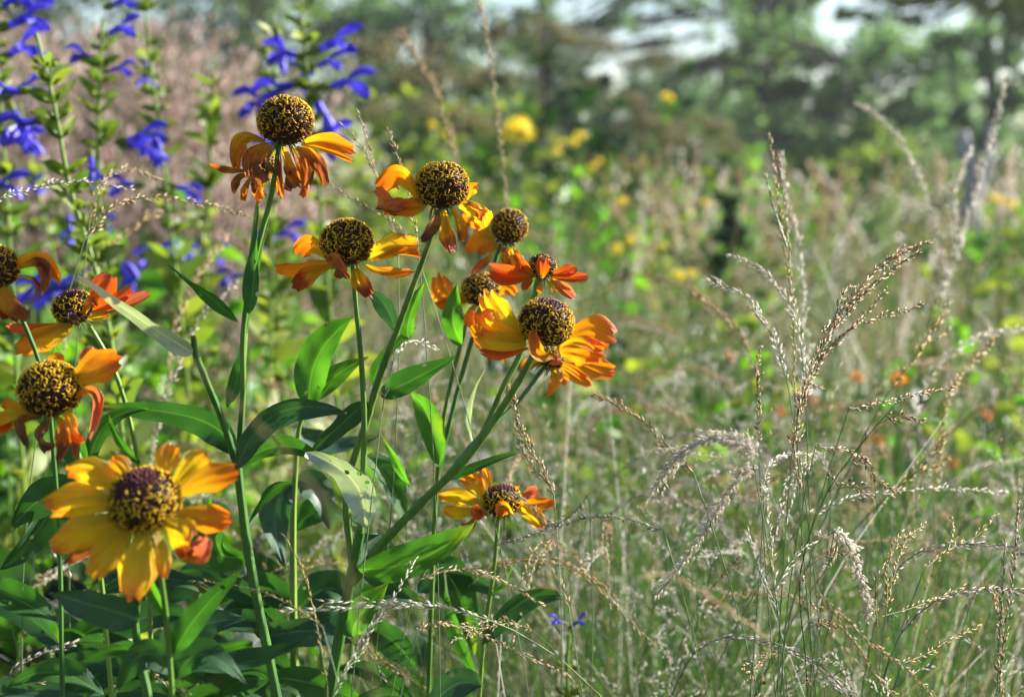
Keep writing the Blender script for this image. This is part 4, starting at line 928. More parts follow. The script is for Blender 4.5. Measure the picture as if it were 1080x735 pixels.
def place(ki, x, d, H):
    o = protos[ki]; b = ground_at(x, d)
    if used[ki]:
        ch = [c for c in o.children]; n = o.copy(); COL.objects.link(n)
        for c in ch:
            k = c.copy(); COL.objects.link(k); k.parent = n
        o = n
    used[ki] = True
    o.location = b; s = H / .80; w = rng.uniform(.85, 1.1)
    o.scale = (s * w, s * w, s); o.rotation_euler = (rng.normal() * .07, rng.normal() * .07, rng.random() * 6.28)
    zone = 'below the left flowers' if x < 330 else 'beside the flower stems' if x < 640 else 'left of the tallest spike' if x < 822 else 'right of the tallest spike'
    k0 = KINDS[ki][3].split(' in the')[0]; o['label'] = k0 + (' near, ' if d < .8 else ' farther back, ') + zone
    o['category'] = 'grass stalk'; o['group'] = (k0 + ' ' + zone).replace('stalk', 'stalks')
for k in range(230):
    d = rng.uniform(.56, 1.15); x = rng.uniform(560, 1120) if rng.random() < .72 else rng.uniform(330, 640)
    if d < .72 and x < 600: d += .25
    place(int(rng.integers(0, 8)), x, d, float(np.clip(rng.normal(.765, .03) + (d - .56) * .05, .6, .86)))
for k in range(40):
    d = rng.uniform(.55, 1.0); place(int(rng.choice([0, 1, 3, 3, 5, 4, 7])), rng.uniform(-60, 400), d, rng.uniform(.66, .74) + (d - .55) * .15)

# ---- the mass of the meadow: blades and further stalks nobody could count
def mass(name, nb, dlo, dhi, xlo, xhi, hm_, hs, mats, share, blade_w, K=7, seeds=0, slen=.004, swid=.0007, sstep=9, bend=.36, pw=1.6, xfun=None, seedmats=None):
    m = Mesh(); r = rng
    u = r.random(nb) ** (1 / pw); d = dlo + (dhi - dlo) * u
    x = r.uniform(xlo, xhi, nb)
    bx = (x - 540) / FPX * d; by = d * math.cos(PITCH) 
    # tufts
    nt_ = max(3, nb // 14); pick = r.integers(0, nt_, nb); bx = bx[pick] + r.normal(size=nb) * .026 * (0.4 + d[pick] * .6); by = by[pick] + r.normal(size=nb) * .026 * (0.4 + d[pick] * .6); tuft_h = r.normal(1, .13, nt_)[pick]; tuft_c = r.random(nt_)[pick]
    h = r.normal(hm_, hs * .6, nb) * tuft_h * r.choice([1, 1, .85, .7], nb); h = np.clip(h, .12, hm_ + 2.0 * hs)
    az_ = r.random(nb) * 6.28; be = r.uniform(.1, 1.0, nb) ** 1.3 * bend / .7 * h
    t = np.linspace(0, 1, K)[None, :]
    C = np.stack([bx[:, None] + np.cos(az_)[:, None] * be[:, None] * t ** 2.2, by[:, None] + np.sin(az_)[:, None] * be[:, None] * t ** 2.2, h[:, None] * (t - .10 * (be / h)[:, None] * t ** 4 * 2.2)], -1)
    C[:, 1:, :2] += np.cumsum(r.normal(size=(nb, K - 1, 2)) * .012 * h[:, None, None], 1)
    dd = by[:, None]
    Wd = blade_w * (0.6 + dd * .18) * (1 - .85 * t ** 1.5) * r.uniform(.5, 1.4, (nb, 1))
    cs = np.cumsum(np.array(share) / sum(share)); which = np.minimum(np.searchsorted(cs, np.where(r.random(nb) < .6, tuft_c, r.random(nb))), len(share) - 1)
    for k in range(len(share)):
        q = which == k
        if q.any(): m.strips(C[q], Wd[q], k)
    if seeds:
        ns = int(nb * seeds); idx = r.permutation(nb)[:ns]
        kk = np.arange(sstep); uu = .70 + .30 * kk / sstep
        f = uu * (K - 1); i = np.minimum(f.astype(int), K - 2); tt = (f - i)[None, :, None]
        Pp = C[idx][:, i] * (1 - tt) + C[idx][:, i + 1] * tt; T = nrm(C[idx][:, i + 1] - C[idx][:, i])
        a = nrm(np.cross(T, r.normal(size=T.shape)))
        sz = (0.55 + .45 * by[idx])[:, None] * np.ones(sstep)[None, :]
        sm = len(mats); w2 = r.integers(0, len(seedmats), ns)
        for k in range(len(seedmats)):
            q = w2 == k
            if q.any():
                m.spindles((Pp[q] + a[q] * .0016 * sz[q][..., None]).reshape(-1, 3), (T[q] + a[q] * .35).reshape(-1, 3), (slen * sz[q] * r.uniform(.7, 1.3, sz[q].shape)).ravel(), (swid * sz[q]).ravel(), sm + k)
    o = m.build(name, [G[k] for k in mats] + [G[k] for k in (seedmats or [])])
    return tag(o, kind='stuff')
gm = ['green', 'bluegreen', 'culm', 'straw', 'pale']
mass('grass', 15000, .60, 1.5, 380, 1180, .60, .12, gm, [7, 5, 2, 1.0, .4], .0008, K=8, seeds=.17, sstep=22, slen=.0046, swid=.0008, seedmats=['straw', 'pale', 'pale', 'brown', 'purple'])
mass('grass', 8500, 1.4, 3.2, 250, 1200, .68, .11, gm, [7, 4, 3, 2, .5], .0011, K=7, seeds=.26, sstep=18, slen=.0055, swid=.0011, seedmats=['straw', 'pale', 'pale', 'straw', 'gold'])
mass('grass', 8500, 3.0, 9, 150, 1250, .76, .14, ['green', 'bluegreen', 'culm', 'straw', 'brightleaf'], [6, 4, 3, 2, 4], .0024, K=6, seeds=.16, sstep=14, slen=.010, swid=.0024, seedmats=['straw', 'pale', 'culm', 'gold'])
mass('grass', 900, 2.0, 7, 300, 1250, .90, .07, ['green', 'culm', 'straw', 'pale'], [2, 3, 3, 2], .0022, K=7, seeds=.7, sstep=22, slen=.011, swid=.0028, bend=.5, seedmats=['straw', 'pale', 'culm'])
mass('grass', 9000, 8, 30, 0, 1250, .42, .12, ['green', 'bluegreen', 'culm', 'straw', 'brightleaf'], [5, 3, 3, 2, 3], .0045, K=4, seeds=.2, sstep=8, slen=.025, swid=.008, seedmats=['straw', 'gold', 'pale'], pw=1.3)
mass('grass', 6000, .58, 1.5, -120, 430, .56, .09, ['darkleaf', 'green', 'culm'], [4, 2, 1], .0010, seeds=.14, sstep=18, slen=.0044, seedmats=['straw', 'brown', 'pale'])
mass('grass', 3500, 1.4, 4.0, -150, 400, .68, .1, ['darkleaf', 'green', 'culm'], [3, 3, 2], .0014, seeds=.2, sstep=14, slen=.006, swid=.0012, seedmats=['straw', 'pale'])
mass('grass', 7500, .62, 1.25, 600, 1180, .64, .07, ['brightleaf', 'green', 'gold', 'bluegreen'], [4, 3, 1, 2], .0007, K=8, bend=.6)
mass('grass', 2200, 1.1, 2.4, 420, 1180, .66, .07, ['green', 'olive', 'gold'], [3, 3, 1], .0013, K=7, bend=.5)
mass('grass', 1500, .60, 1.15, 420, 1180, .69, .05, ['straw', 'pale', 'culm', 'green'], [1, 1.5, 3, 5], .00055, K=10, bend=.85, seeds=.42, sstep=22, slen=.0046, swid=.0007, seedmats=['straw', 'pale', 'straw', 'brown'])
mass('grass', 1700, .60, 1.1, 380, 1180, .78, .05, ['pale', 'green', 'bluegreen'], [2, 4, 3], .0005, K=11, bend=1.25, seeds=.35, sstep=20, slen=.0044, swid=.0007, seedmats=['pale', 'straw', 'pale'])

# ------------------------------------------------------------------ leafy herbs and blue salvias at the left
def herb(x, d, H, label, mat='brightleaf', nl=40, size=.05, spread=.11, name='leafy_herb', lo=.3, group='leafy herbs behind the flowers', cat='plant'):
    r = rng; b = ground_at(x, d); o = empty(name, b, label, cat, group)
    st = Mesh(); fo = Mesh(); ns = 4
    for k in range(ns):
        a = r.random() * 6.28; dv = np.array([math.cos(a), math.sin(a), 0]) * spread * r.uniform(.2, .9)
        C = catmull([b, b + dv * .5 + [0, 0, H * .5], b + dv + [0, 0, H * r.uniform(.85, 1)]], 16); st.tube(C, np.linspace(.003, .0012, 16), 5)
        for j in range(nl // ns):
            u = lo + (1 - lo) * (j + r.random()) / (nl / ns); i = min(14, int(u * 15)); p0 = C[i]
            a2 = r.random() * 6.28; out = np.array([math.cos(a2), math.sin(a2), r.uniform(-.2, .7)]); L = size * r.uniform(.6, 1.2) * (1.25 - .5 * u)
            tip = p0 + out * L + [0, 0, -.25 * L]; mid = p0 * .5 + tip * .5 + [0, 0, .18 * L]
            v, f, uv = sheet(p0, mid, tip, L * .46, r.uniform(-70, 70), nu=8, nv=5, kind='leaf', fold=.3, wav=.3, seed=int(r.integers(1e6)))
            uv = uv * 0 + r.random(2); fo.add(v, f, 0, uv)
    st.build('stem', M_STEM, o); fo.build('foliage', G[mat], o)
    return o
hl = [(-20, .95, .78), (60, .95, .75), (140, 1.0, .80), (215, .95, .78), (20, 1.2, .86), (110, 1.25, .88), (200, 1.2, .84), (280, 1.15, .78), (-30, 1.5, .88), (70, 1.6, .90), (170, 1.6, .90), (255, 1.6, .86), (345, 1.5, .72), (310, .95, .66), (240, 1.3, .86), (160, 1.35, .88), (50, 1.35, .86), (-30, 1.2, .84),
      (20, .75, .75), (105, .78, .76), (230, .80, .74), (-10, .66, .72), (90, .70, .72), (260, .74, .71), (170, .68, .72), (40, .62, .70), (330, .80, .70), (60, .85, .77), (180, .88, .77), (300, .86, .73), (0, .9, .78), (130, .68, .70), (380, .9, .70), (230, .66, .69), (380, .85, .55)]
HR = {k: i for i, k in enumerate(sorted(range(len(hl)), key=lambda j: hl[j][0]))}
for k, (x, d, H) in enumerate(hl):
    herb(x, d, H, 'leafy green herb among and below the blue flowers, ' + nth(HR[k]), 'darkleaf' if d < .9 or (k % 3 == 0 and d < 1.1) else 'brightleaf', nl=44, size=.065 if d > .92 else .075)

m_, n_, l_, bs_, out_ = base_mat('salvia_petal_blue')
tc_ = n_.new('ShaderNodeTexCoord'); no_ = n_.new('ShaderNodeTexNoise'); l_.new(tc_.outputs['Object'], no_.inputs['Vector']); no_.inputs['Scale'].default_value = 60
rr_ = ramp(n_, [(.3, (.028, .018, .40)), (.7, (.085, .06, .68))]); l_.new(no_.outputs[0], rr_.inputs[0]); l_.new(rr_.outputs[0], bs_.inputs['Base Color']); bs_.inputs['Roughness'].default_value = .5
thin(n_, l_, bs_, out_, rr_.outputs[0], .35); M_BLUE = m_

def salvia_flower(plant, p, ang, L, seed):
    """tubular bloom with hooded upper lip and spreading lower lip"""
    r = np.random.default_rng(seed); dv = RT * math.cos(ang) + UP * math.sin(ang) - FW * r.uniform(-.4, .5); dv = nrm(dv)
    m = Mesh(); dn = -UP * .35
    C = catmull([p, p + dv * L * .25, p + dv * L * .5 + UP * L * .04], 8); m.tube(C, np.linspace(.0014, .0027, 8) * L / .028, 8, cap=False)
    e = C[-1]
    v, f, uv = sheet(e, e + dv * L * .3 + UP * L * .20, e + dv * L * .62 + UP * L * .10, L * .20, 20, nu=8, nv=7, cup=-.9, seed=seed); m.add(v, f, 0, uv)
    for k, sgn in enumerate((-1, 0, 1)):
        t = e + dv * L * (.32 if sgn else .45) + dn * L * (.7 if sgn else 1.1) + nrm(np.cross(dv, UP)) * sgn * L * .42
        v, f, uv = sheet(e, e * .5 + t * .5 + dv * L * .08, t, L * (.16 if sgn else .24), 10, nu=8, nv=7, cup=-.3, crumple=.3, seed=seed + k); m.add(v, f, 0, uv)
    q = m.build('bloom', M_BLUE, plant)
    cm = Mesh(); cm.tube(catmull([p - dv * L * .12, p + dv * L * .05, p + dv * L * .2], 5), np.array([.0008, .0022, .0030, .0028, .0024]) * L / .028, 7); cm.build('calyx', M_SEPAL, q)

def salvia(label, spine, d, blooms, r0=1.3, seed=0, leafy=1.0):
    x0 = spine[0][0]; b = ground_at(x0, d); o = empty('salvia_plant', b, label, 'flower', 'blue salvia spikes at the left')
    C = catmull([b] + [P(x, y, d) for x, y in spine], 60); sc = d / FPX
    m = Mesh(); m.tube(C, np.linspace(.0026, .0010, 60), 8); m.build('stem', M_STEMY, o)
    fo = Mesh(); r = np.random.default_rng(seed)
    L = np.linalg.norm(np.diff(C, axis=0), axis=1).sum(); nw = int(L / .02)
    for k in range(nw // 3, nw):
        i = min(58, max(0, int((k + r.normal() * .3) / nw * 59))); u = k / nw; p0 = C[i]; a0 = r.random() * 3.14
        for s in range(4 if u > .72 else 2):
            a = a0 + s * (1.57 if u > .72 else 3.14); dvv = np.array([math.cos(a), math.sin(a), r.uniform(.2, 1.1)]); ll = (.011 if u > .72 else .032 * (1.25 - u)) * leafy * r.uniform(.5, 1.7)
            tip = p0 + dvv * ll; v, f, uv = sheet(p0, p0 * .5 + tip * .5 + [0, 0, ll * .1], tip, ll * .42, r.uniform(-60, 60), nu=6, nv=5, kind='leaf', seed=int(r.integers(1e6))); uv = uv * 0 + r.random(2); fo.add(v, f, 0, uv)
            if u > .60: fo.spindles((p0 + dvv * .002)[None], dvv[None], .010 * r.uniform(.6, 1.1), .0018, 0)
    fo.build('foliage', G['olive'], o)
    for k, (x, y, ang, ln) in enumerate(blooms):
        salvia_flower(o, P(x, y, d + rng.normal() * .01), math.radians(ang), ln * 1.22 * sc, seed * 50 + k)
    return o
salvia('blue salvia spike at the far left, cut by the edge, with several big blooms', [(30, 600), (15, 350), (5, 180), (-5, 30), (-10, -60)], .95, [(4, 100, 10, 46), (2, 62, 20, 44), (0, 30, 15, 46), (-8, 10, 30, 40), (-25, 200, 10, 40), (2, 150, 0, 40), (10, 110, -60, 40), (14, 5, 30, 36)], seed=1)
salvia('pale green budded salvia spike leaning left, second from the left edge', [(140, 600), (105, 300), (72, 190), (55, 100), (38, 35)], .80, [(48, 125, 200, 40), (30, 95, 190, 38)], seed=2)
salvia('salvia spike with small blooms on both sides at the upper left', [(135, 600), (115, 350), (104, 200), (105, 90), (108, 20)], .95, [(106, 38, 25, 34), (104, 62, 170, 26), (110, 75, 10, 24), (96, 160, -80, 28), (126, 150, 10, 40), (112, 8, 20, 28)], seed=3)
salvia('tall bare salvia stem with a bloom spreading beside it', [(215, 600), (190, 330), (172, 170), (158, 60), (150, -40)], 1.05, [(152, 60, -80, 28), (128, 152, -10, 46), (150, 195, 180, 30), (180, 195, -20, 30)], seed=4)
salvia('salvia spike low behind the striped red petals, blooms hanging to both sides', [(150, 640), (135, 420), (120, 300), (112, 235)], 1.1, [(110, 262, -50, 40), (130, 285, 200, 36), (150, 270, 10, 30), (84, 300, 190, 44), (105, 310, 10, 30), (175, 272, 10, 30)], seed=5)
salvia('short salvia spike left of the tallest bloom with blue bells near mid height', [(100, 640), (90, 400), (82, 280), (70, 215)], 1.2, [(72, 220, -80, 28), (60, 300, 190, 36), (40, 310, 10, 34), (86, 240, 10, 26)], seed=6)
salvia('blue salvia left of the tallest bloom, its spike above the pink grass', [(275, 640), (285, 350), (288, 150), (290, 60), (288, 10)], 1.1, [(292, 32, -75, 34), (300, 110, 180, 40), (290, 98, 20, 34)], seed=7)
salvia('blue salvia directly behind the tallest bloom with wide open flowers', [(370, 640), (350, 350), (335, 180), (322, 60), (315, -20)], 1.05, [(322, 60, 170, 36), (328, 55, 15, 44), (320, 85, 200, 46), (338, 92, 10, 44), (330, 95, -70, 50), (325, 150, 10, 40), (300, 150, 190, 30), (328, 72, 20, 30)], seed=8)
salvia('salvia with blooms showing under the tallest bloom', [(310, 640), (300, 420), (290, 300), (280, 225)], 1.15, [(280, 250, 10, 34), (300, 255, 180, 26), (262, 290, 190, 26)], seed=9)
salvia('thin salvia stem without open blooms over the pink grass', [(210, 640), (212, 400), (218, 250), (222, 150), (226, 62)], 1.15, [], seed=10, leafy=1.2)
salvia('thin bare salvia stem between the blue blooms', [(165, 640), (70, 330), (40, 200), (20, 110)], 1.3, [(8, 195, 180, 34), (20, 205, 20, 28)], seed=11)
salvia('small blue flower alone in the grass at the bottom centre', [(600, 760), (598, 700), (600, 668)], .72, [(600, 662, 30, 17), (597, 658, 160, 15)], seed=12, leafy=.4)
salvia('salvia stem with violet blooms beside the grass spikes behind the curled leaf', [(205, 640), (200, 420), (190, 320), (178, 260)], 1.25, [(180, 268, 190, 30), (196, 272, 10, 34)], seed=13)

# ------------------------------------------------------------------ pinkish plume grass behind the salvias
def plume(x, d, H, wd, label):
    b = ground_at(x, d); o = empty('plume_grass', b, label, 'grass clump', 'pinkish plume grass clumps at the upper left')
    nb = 240; t = np.linspace(0, 1, 8)[None, :]; a = rng.random(nb) * 6.28; be = rng.uniform(.05, 1, nb) * wd; h = H * rng.uniform(.5, 1.0, nb)
    C = np.stack([b[0] + np.cos(a)[:, None] * be[:, None] * t ** 1.8, b[1] + np.sin(a)[:, None] * be[:, None] * t ** 1.8, h[:, None] * (t - .12 * t ** 5)], -1)
    m = Mesh(); m.strips(C, .004 * (1 - .7 * t) * np.ones((nb, 1)), 0); m.build('blades', G['culm'], o)
    h2 = Mesh(); K = 36; i = rng.integers(4, 7, (nb, K)); tt = rng.random((nb, K, 1)); bi = np.arange(nb)[:, None]
    Pp = C[bi, i] * (1 - tt) + C[bi, i + 1] * tt; T = nrm(C[bi, i + 1] - C[bi, i]); Pp = Pp + rng.normal(size=Pp.shape) * .015
    h2.spindles(Pp.reshape(-1, 3), (T + rng.normal(size=T.shape) * .3).reshape(-1, 3), rng.uniform(.012, .038, nb * K), rng.uniform(.0015, .0045, nb * K), 0)
    h2.build('plumes', G['pink'], o)
PR = sorted([60, 150, 250, 110, 200, 0, 30, 220, 120])
for x, d, H, wd in [(60, 3.0, 1.30, .3), (150, 2.8, 1.28, .3), (250, 3.0, 1.22, .28), (110, 3.6, 1.34, .34), (200, 3.6, 1.30, .34), (0, 3.4, 1.25, .3), (30, 2.6, 1.05, .25), (220, 2.5, 1.02, .22), (120, 2.4, 1.02, .22)]:
    plume(x, d, H * 1.10, wd, 'pinkish brown plume grass clump behind the blue salvias, ' + nth(PR.index(x)))

# ------------------------------------------------------------------ distant flowers
def simple_flower(o, p, R, mat_p, mat_c, k=8, seed=0):
    m = Mesh(); r = np.random.default_rng(seed)
    ax = nrm(np.array([r.normal() * .3, -.6, .8])); e1 = nrm(np.cross(ax, [0, 1, 0.1])); e2 = np.cross(ax, e1)
    for j in range(k):
        a = 6.28 * j / k + r.random() * .3; dv = e1 * math.cos(a) + e2 * math.sin(a)
        v, f, uv = sheet(p + dv * R * .2, p + dv * R * .6 + ax * R * .1, p + dv * R - ax * R * r.uniform(0, .35), R * .65, r.uniform(-20, 20), nu=5, nv=5, seed=seed + j); m.add(v, f, 0, uv)
    q = m.build('petals', mat_p, o); c = Mesh(); th = np.linspace(0, 3.14, 7)[:, None]; ph = np.linspace(0, 6.283, 10, endpoint=False)[None]
    v = p + ax * R * .12 + R * .32 * np.stack([np.sin(th) * np.cos(ph), np.sin(th) * np.sin(ph), np.cos(th) + 0 * ph], -1); i = np.arange(6)[:, None] * 10; jj = np.arange(10)[None]; kk = (jj + 1) % 10
    c.add(v, np.stack([i + jj, i + 10 + jj, i + 10 + kk, i + kk], -1).reshape(-1, 4)); c.build('disc', mat_c, q)
m_, n_, l_, bs_, out_ = base_mat('yellow_daisy_petal'); bs_.inputs['Base Color'].default_value = (.80, .60, .015, 1); bs_.inputs['Roughness'].default_value = .5
rgb = n_.new('ShaderNodeRGB'); rgb.outputs[0].default_value = (.85, .66, .02, 1); thin(n_, l_, bs_, out_, rgb.outputs[0], .4); M_YEL = m_
def far_flower(name, label, cat, group, pts, d, R, mp, mc, leaf='brightleaf', seed=0, stem=True):
    x0 = np.mean([q[0] for q in pts]); b = ground_at(x0, d); o = empty(name, b, label, cat, group)
    st = Mesh(); fo = Mesh(); r = np.random.default_rng(seed)
    for k, (x, y) in enumerate(pts):
        p = P(x, y, d + r.normal() * .02 * d); C = catmull([b, b * .5 + p * .5 + r.normal(size=3) * .02, p], 14); st.tube(C, np.linspace(.003, .0015, 14) * max(1, d / 3), 5)
        i = r.integers(5, 13, 14); fo.cards(C[i] + r.normal(size=(14, 3)) * .02 * d / 2, r.normal(size=(14, 3)) + [0, -.4, .8], .035 * d / 2 * r.uniform(.6, 1.2, 14), 0)
        simple_flower(o, p, R, mp, mc, seed=seed * 9 + k)
    st.build('stem', M_STEM, o); fo.build('foliage', G[leaf], o)
yl = [([(547, 132), (540, 140), (552, 140)], 2.6, .028), ([(605, 150), (612, 143)], 3.0, .026), ([(588, 160), (592, 150)], 3.2, .022), ([(632, 170), (625, 176)], 3.4, .02), ([(657, 213)], 2.6, .022), ([(455, 132), (470, 142)], 3.0, .022),
      ([(500, 128)], 4.0, .03), ([(664, 254), (650, 262)], 2.6, .024), ([(700, 262)], 3.2, .03), ([(716, 290), (728, 288)], 2.4, .022), ([(590, 196), (600, 186)], 3.4, .024), ([(690, 238)], 4.2, .03), ([(430, 175)], 3.6, .022), ([(620, 240)], 3.6, .026), ([(704, 103)], 5.5, .05), ([(678, 168), (668, 175)], 5.0, .04), ([(745, 215)], 4.6, .035), ([(1066, 215), (1050, 210)], 4.0, .035), ([(330, 262)], 2.4, .014), ([(730, 240), (742, 250)], 5.0, .04), ([(560, 175)], 5.0, .035), ([(640, 200), (628, 206)], 5.0, .035)]
YR = {k: i for i, k in enumerate(sorted(range(len(yl)), key=lambda j: yl[j][0][0][0]))}
for k, (pts, d, R) in enumerate(yl):
    far_flower('yellow_daisy_plant', 'blurred yellow daisy plant in the meadow, ' + nth(YR[k]) + ' of them all', 'flower', 'yellow daisies in the distance', pts, d, R * (.85 if k == 0 else .5), M_YEL, M_YEL, seed=k + 1)
ol = [[(822, 432)], [(855, 421)], [(1041, 438), (1046, 430)], [(1004, 487)], [(926, 465)], [(1070, 592)], [(1042, 604)], [(948, 400)], [(770, 375)], [(905, 398)]]
OR = {k: i for i, k in enumerate(sorted(range(len(ol)), key=lambda j: ol[j][0][0]))}
for k, pts in enumerate(ol):
    far_flower('distant_sneezeweed', 'small blurred orange flower in the grass, ' + nth(OR[k]), 'flower', 'blurred orange flowers in the grass', pts, 1.45, (.007, .0085, .006)[k % 3], MP['orange'], M_CORE, 'darkleaf', seed=60 + k)

# ------------------------------------------------------------------ dome-headed tall herbs and shrubs of the middle distance
def dome_herb(x, y, d, R, label, seed=0):
    b = ground_at(x, d); top = P(x, y, d); o = empty('dome_headed_herb', b, label, 'plant', 'brown flat-topped seed heads before the trees')
    st = Mesh(); hd = Mesh(); fo = Mesh(); r = np.random.default_rng(seed)
    C = catmull([b, b * .4 + top * .6 + r.normal(size=3) * .03, top - [0, 0, R * .5]], 16); st.tube(C, np.linspace(.006, .004, 16), 6)
    for k in range(26):
        a = r.random() * 6.28; rr = R * r.random() ** .5; e = top + [math.cos(a) * rr, math.sin(a) * rr, R * .35 * (1 - (rr / R) ** 2)]
        st.tube(catmull([C[-1], C[-1] * .5 + e * .5 + [0, 0, -.1 * R], e], 6), .0018, 4); hd.spindles(e + r.normal(size=(16, 3)) * R * .10, r.normal(size=(16, 3)) + [0, 0, 1], .02 * R / .12, .003 * R / .12, 0)
    i = r.integers(3, 15, 60); fo.cards(C[i] + r.normal(size=(60, 3)) * .07, r.normal(size=(60, 3)) + [0, -.3, .6], .09, 0)
    st.build('stem', M_STEM, o); hd.build('seed_dome', G['umbel'], o); fo.build('foliage', G['darkleaf'], o)
DL = [(625, 98, 5.2, .12), (560, 45, 4.6, .16), (612, 55, 5.0, .14), (694, 75, 5.5, .15), (470, 95, 4.4, .18), (500, 150, 4, .14), (420, 70, 4.6, .2), (680, 140, 5.2, .13), (660, 120, 6, .16), (525, 100, 4.6, .16), (440, 130, 4, .15), (760, 160, 5.5, .12), (700, 155, 5.0, .12), (735, 140, 6.0, .15)]
DR = {k: i for i, k in enumerate(sorted(range(len(DL)), key=lambda j: DL[j][0]))}
for k, (x, y, d, R) in enumerate(DL):
    dome_herb(x, y, d, R, 'tall herb with a brownish domed seed head before the trees, ' + nth(DR[k]), k)
spots = sorted([(rng.uniform(310, 1150), 1.3 + 6 * rng.random() ** 1.6) for k in range(78)])
for k, (x, d) in enumerate(spots):
    herb(x, d, rng.uniform(.70, .86) + (.012 * d), 'blurred yellow-green herb in the middle distance of the meadow, ' + (nth(k) if k < 39 else ORD[77 - k].replace('first', 'rightmost') + (' from the right' if k < 77 else '')), ['brightleaf', 'olive', 'olive', 'darkleaf'][k % 4], nl=56, size=.026 + .013 * d, spread=.1 + .04 * d, group='herbs scattered through the far meadow')
tall = sorted([(385, 3.8, 1.26), (430, 4.2, 1.30), (475, 4.6, 1.24), (520, 4.4, 1.22), (565, 5.2, 1.26), (610, 5.4, 1.2)] + [(395, 3.6, 1.10), (445, 4.4, 1.16), (500, 4.8, 1.12), (545, 4.2, 1.04), (590, 4.8, 1.08), (635, 5.2, 1.06), (680, 4.6, 1.0), (720, 5.5, 1.05), (570, 6, 1.2), (760, 5, .98)] + [(x_, 5.5 + (x_ * 7 % 31) / 10, .98 + (x_ * 13 % 17) / 100) for x_ in range(350, 1120, 42)] + [(360, 3.4, 1.0), (420, 3.6, 1.05), (480, 4.2, 1.0), (540, 5.0, 1.05), (640, 6, 1.05), (330, 4.4, 1.2), (400, 5, 1.3), (470, 5.6, 1.35), (600, 5, 1.0), (690, 6.5, 1.1), (740, 7, 1.05), (560, 7, 1.3), (510, 7, 1.4), (840, 7, .93), (1090, 5, 1.0), (650, 8, 1.1), (1010, 5, .9)])
for k, (x, d, H) in enumerate(tall):
    herb(x, d, H, 'tall leafy herb standing before the trees, ' + nth(k), 'olive' if x < 700 else ('brightleaf' if k % 2 else 'olive'), nl=110, size=.075, spread=.28, lo=.15, group='tall herbs before the trees')
for k, (x, d, H) in enumerate(sorted([(-20, 1.9, .93), (50, 2.0, .92), (120, 1.9, .94), (190, 2.0, .92), (250, 1.9, .92), (320, 2.1, .88), (0, 2.3, .97), (90, 2.3, .98), (160, 2.3, .97), (230, 2.4, .96), (300, 2.4, .95)])):
    herb(x, d, H, 'fresh green herb below the pinkish plume grass, ' + nth(k), 'brightleaf', nl=52, size=.07, spread=.16, lo=.2, group='green herbs below the plume grass')

# ------------------------------------------------------------------ trees
M_BARK = stem_mat('bark_dark', (.02, .016, .012), (.065, .05, .04), .9, 3)
M_BARKG = stem_mat('bark_grey', (.18, .18, .19), (.38, .38, .40), .9, 3)
TL = {'dark': vary_mat('tree_leaf_dark', [(.1, (.04, .085, .05)), (.5, (.075, .14, .075)), (.9, (.13, .21, .10))], .62, .5, (1.2, 1.3, .7)),  # distance haze put into the colour: paler, bluer green
      'mid': vary_mat('tree_leaf_mid', [(.1, (.03, .07, .018)), (.5, (.11, .18, .045)), (.9, (.20, .28, .07))], .55, .5, (1.2, 1.3, .6)),
      'light': vary_mat('tree_leaf_light', [(.1, (.05, .10, .02)), (.5, (.15, .24, .045)), (.9, (.27, .35, .08))], .55, .5, (1.2, 1.2, .6)),
      'feather': vary_mat('tree_leaf_hazed_green', [(.1, (.06, .12, .055)), (.5, (.10, .18, .08)), (.9, (.16, .25, .11))], .66, .5, (1.1, 1.2, .7)),  # haze painted in: bluish green with little contrast
      'olive': vary_mat('tree_leaf_olive', [(.1, (.05, .08, .02)), (.5, (.11, .14, .035)), (.9, (.22, .22, .06))], .5, .5)}
def tree(name, label, x, d, trunk, clumps, leaf, n, size, bark=None, seed=0, group=None, cat='tree', tr=.12, spread=.13):
    """trunk: list of (px, py) points up the trunk; clumps: (px, py, radius px, squash, depth offset m)"""
    r = np.random.default_rng(seed + 300); b = ground_at(x, d); o = empty(name, b, label, cat, group)
    C = catmull([b - [0, 0, .05]] + [P(a, c, d) for a, c in trunk], 30); m = Mesh(); m.tube(C, np.linspace(tr, tr * .3, 30), 10)
    fo = Mesh(); tot = sum(c[2] ** 2 for c in clumps)
    for (px, py, rp, sq, dz) in clumps:
        c = P(px, py, d + dz); R = rp / FPX * d
        i = int(np.argmin(np.linalg.norm(C[8:] - c, axis=1))) + 8
        i = max(6, i - 3)
        m.tube(catmull([C[i], C[i] * .6 + c * .4 + r.normal(size=3) * R * .35, C[i] * .25 + c * .75 + r.normal(size=3) * R * .35, c], 12), np.linspace(tr * .28, tr * .05, 12), 6)
        for q in range(7):
            e = c + nrm(r.normal(size=3)) * R * .8 * np.array([1, 1, sq]); m.tube(catmull([c * .6 + C[i] * .4, c * .5 + e * .5 + r.normal(size=3) * R * .1, e], 6), np.linspace(tr * .15, tr * .03, 6), 4)
        N = int(n * .62 * rp ** 2 / tot); nsub = max(6, N // 24)
        sub = nrm(r.normal(size=(nsub, 3))) * (r.random((nsub, 1)) ** .45) * R * [1.15, 1, sq * r.uniform(.6, 1)]
        k = r.integers(0, nsub, N); pos = c + sub[k] + r.normal(size=(N, 3)) * R * spread
        fo.cards(pos, r.normal(size=(N, 3)) + nrm(sub[k]) * .5 + [0, 0, .5], size * r.uniform(.6, 1.3, N), 0)
    m.build('trunk', bark or M_BARK, o); fo.build('crown', TL[leaf], o)
    return o
rs = np.random.default_rng(55)
TG = 'trees and shrubs closing the meadow'
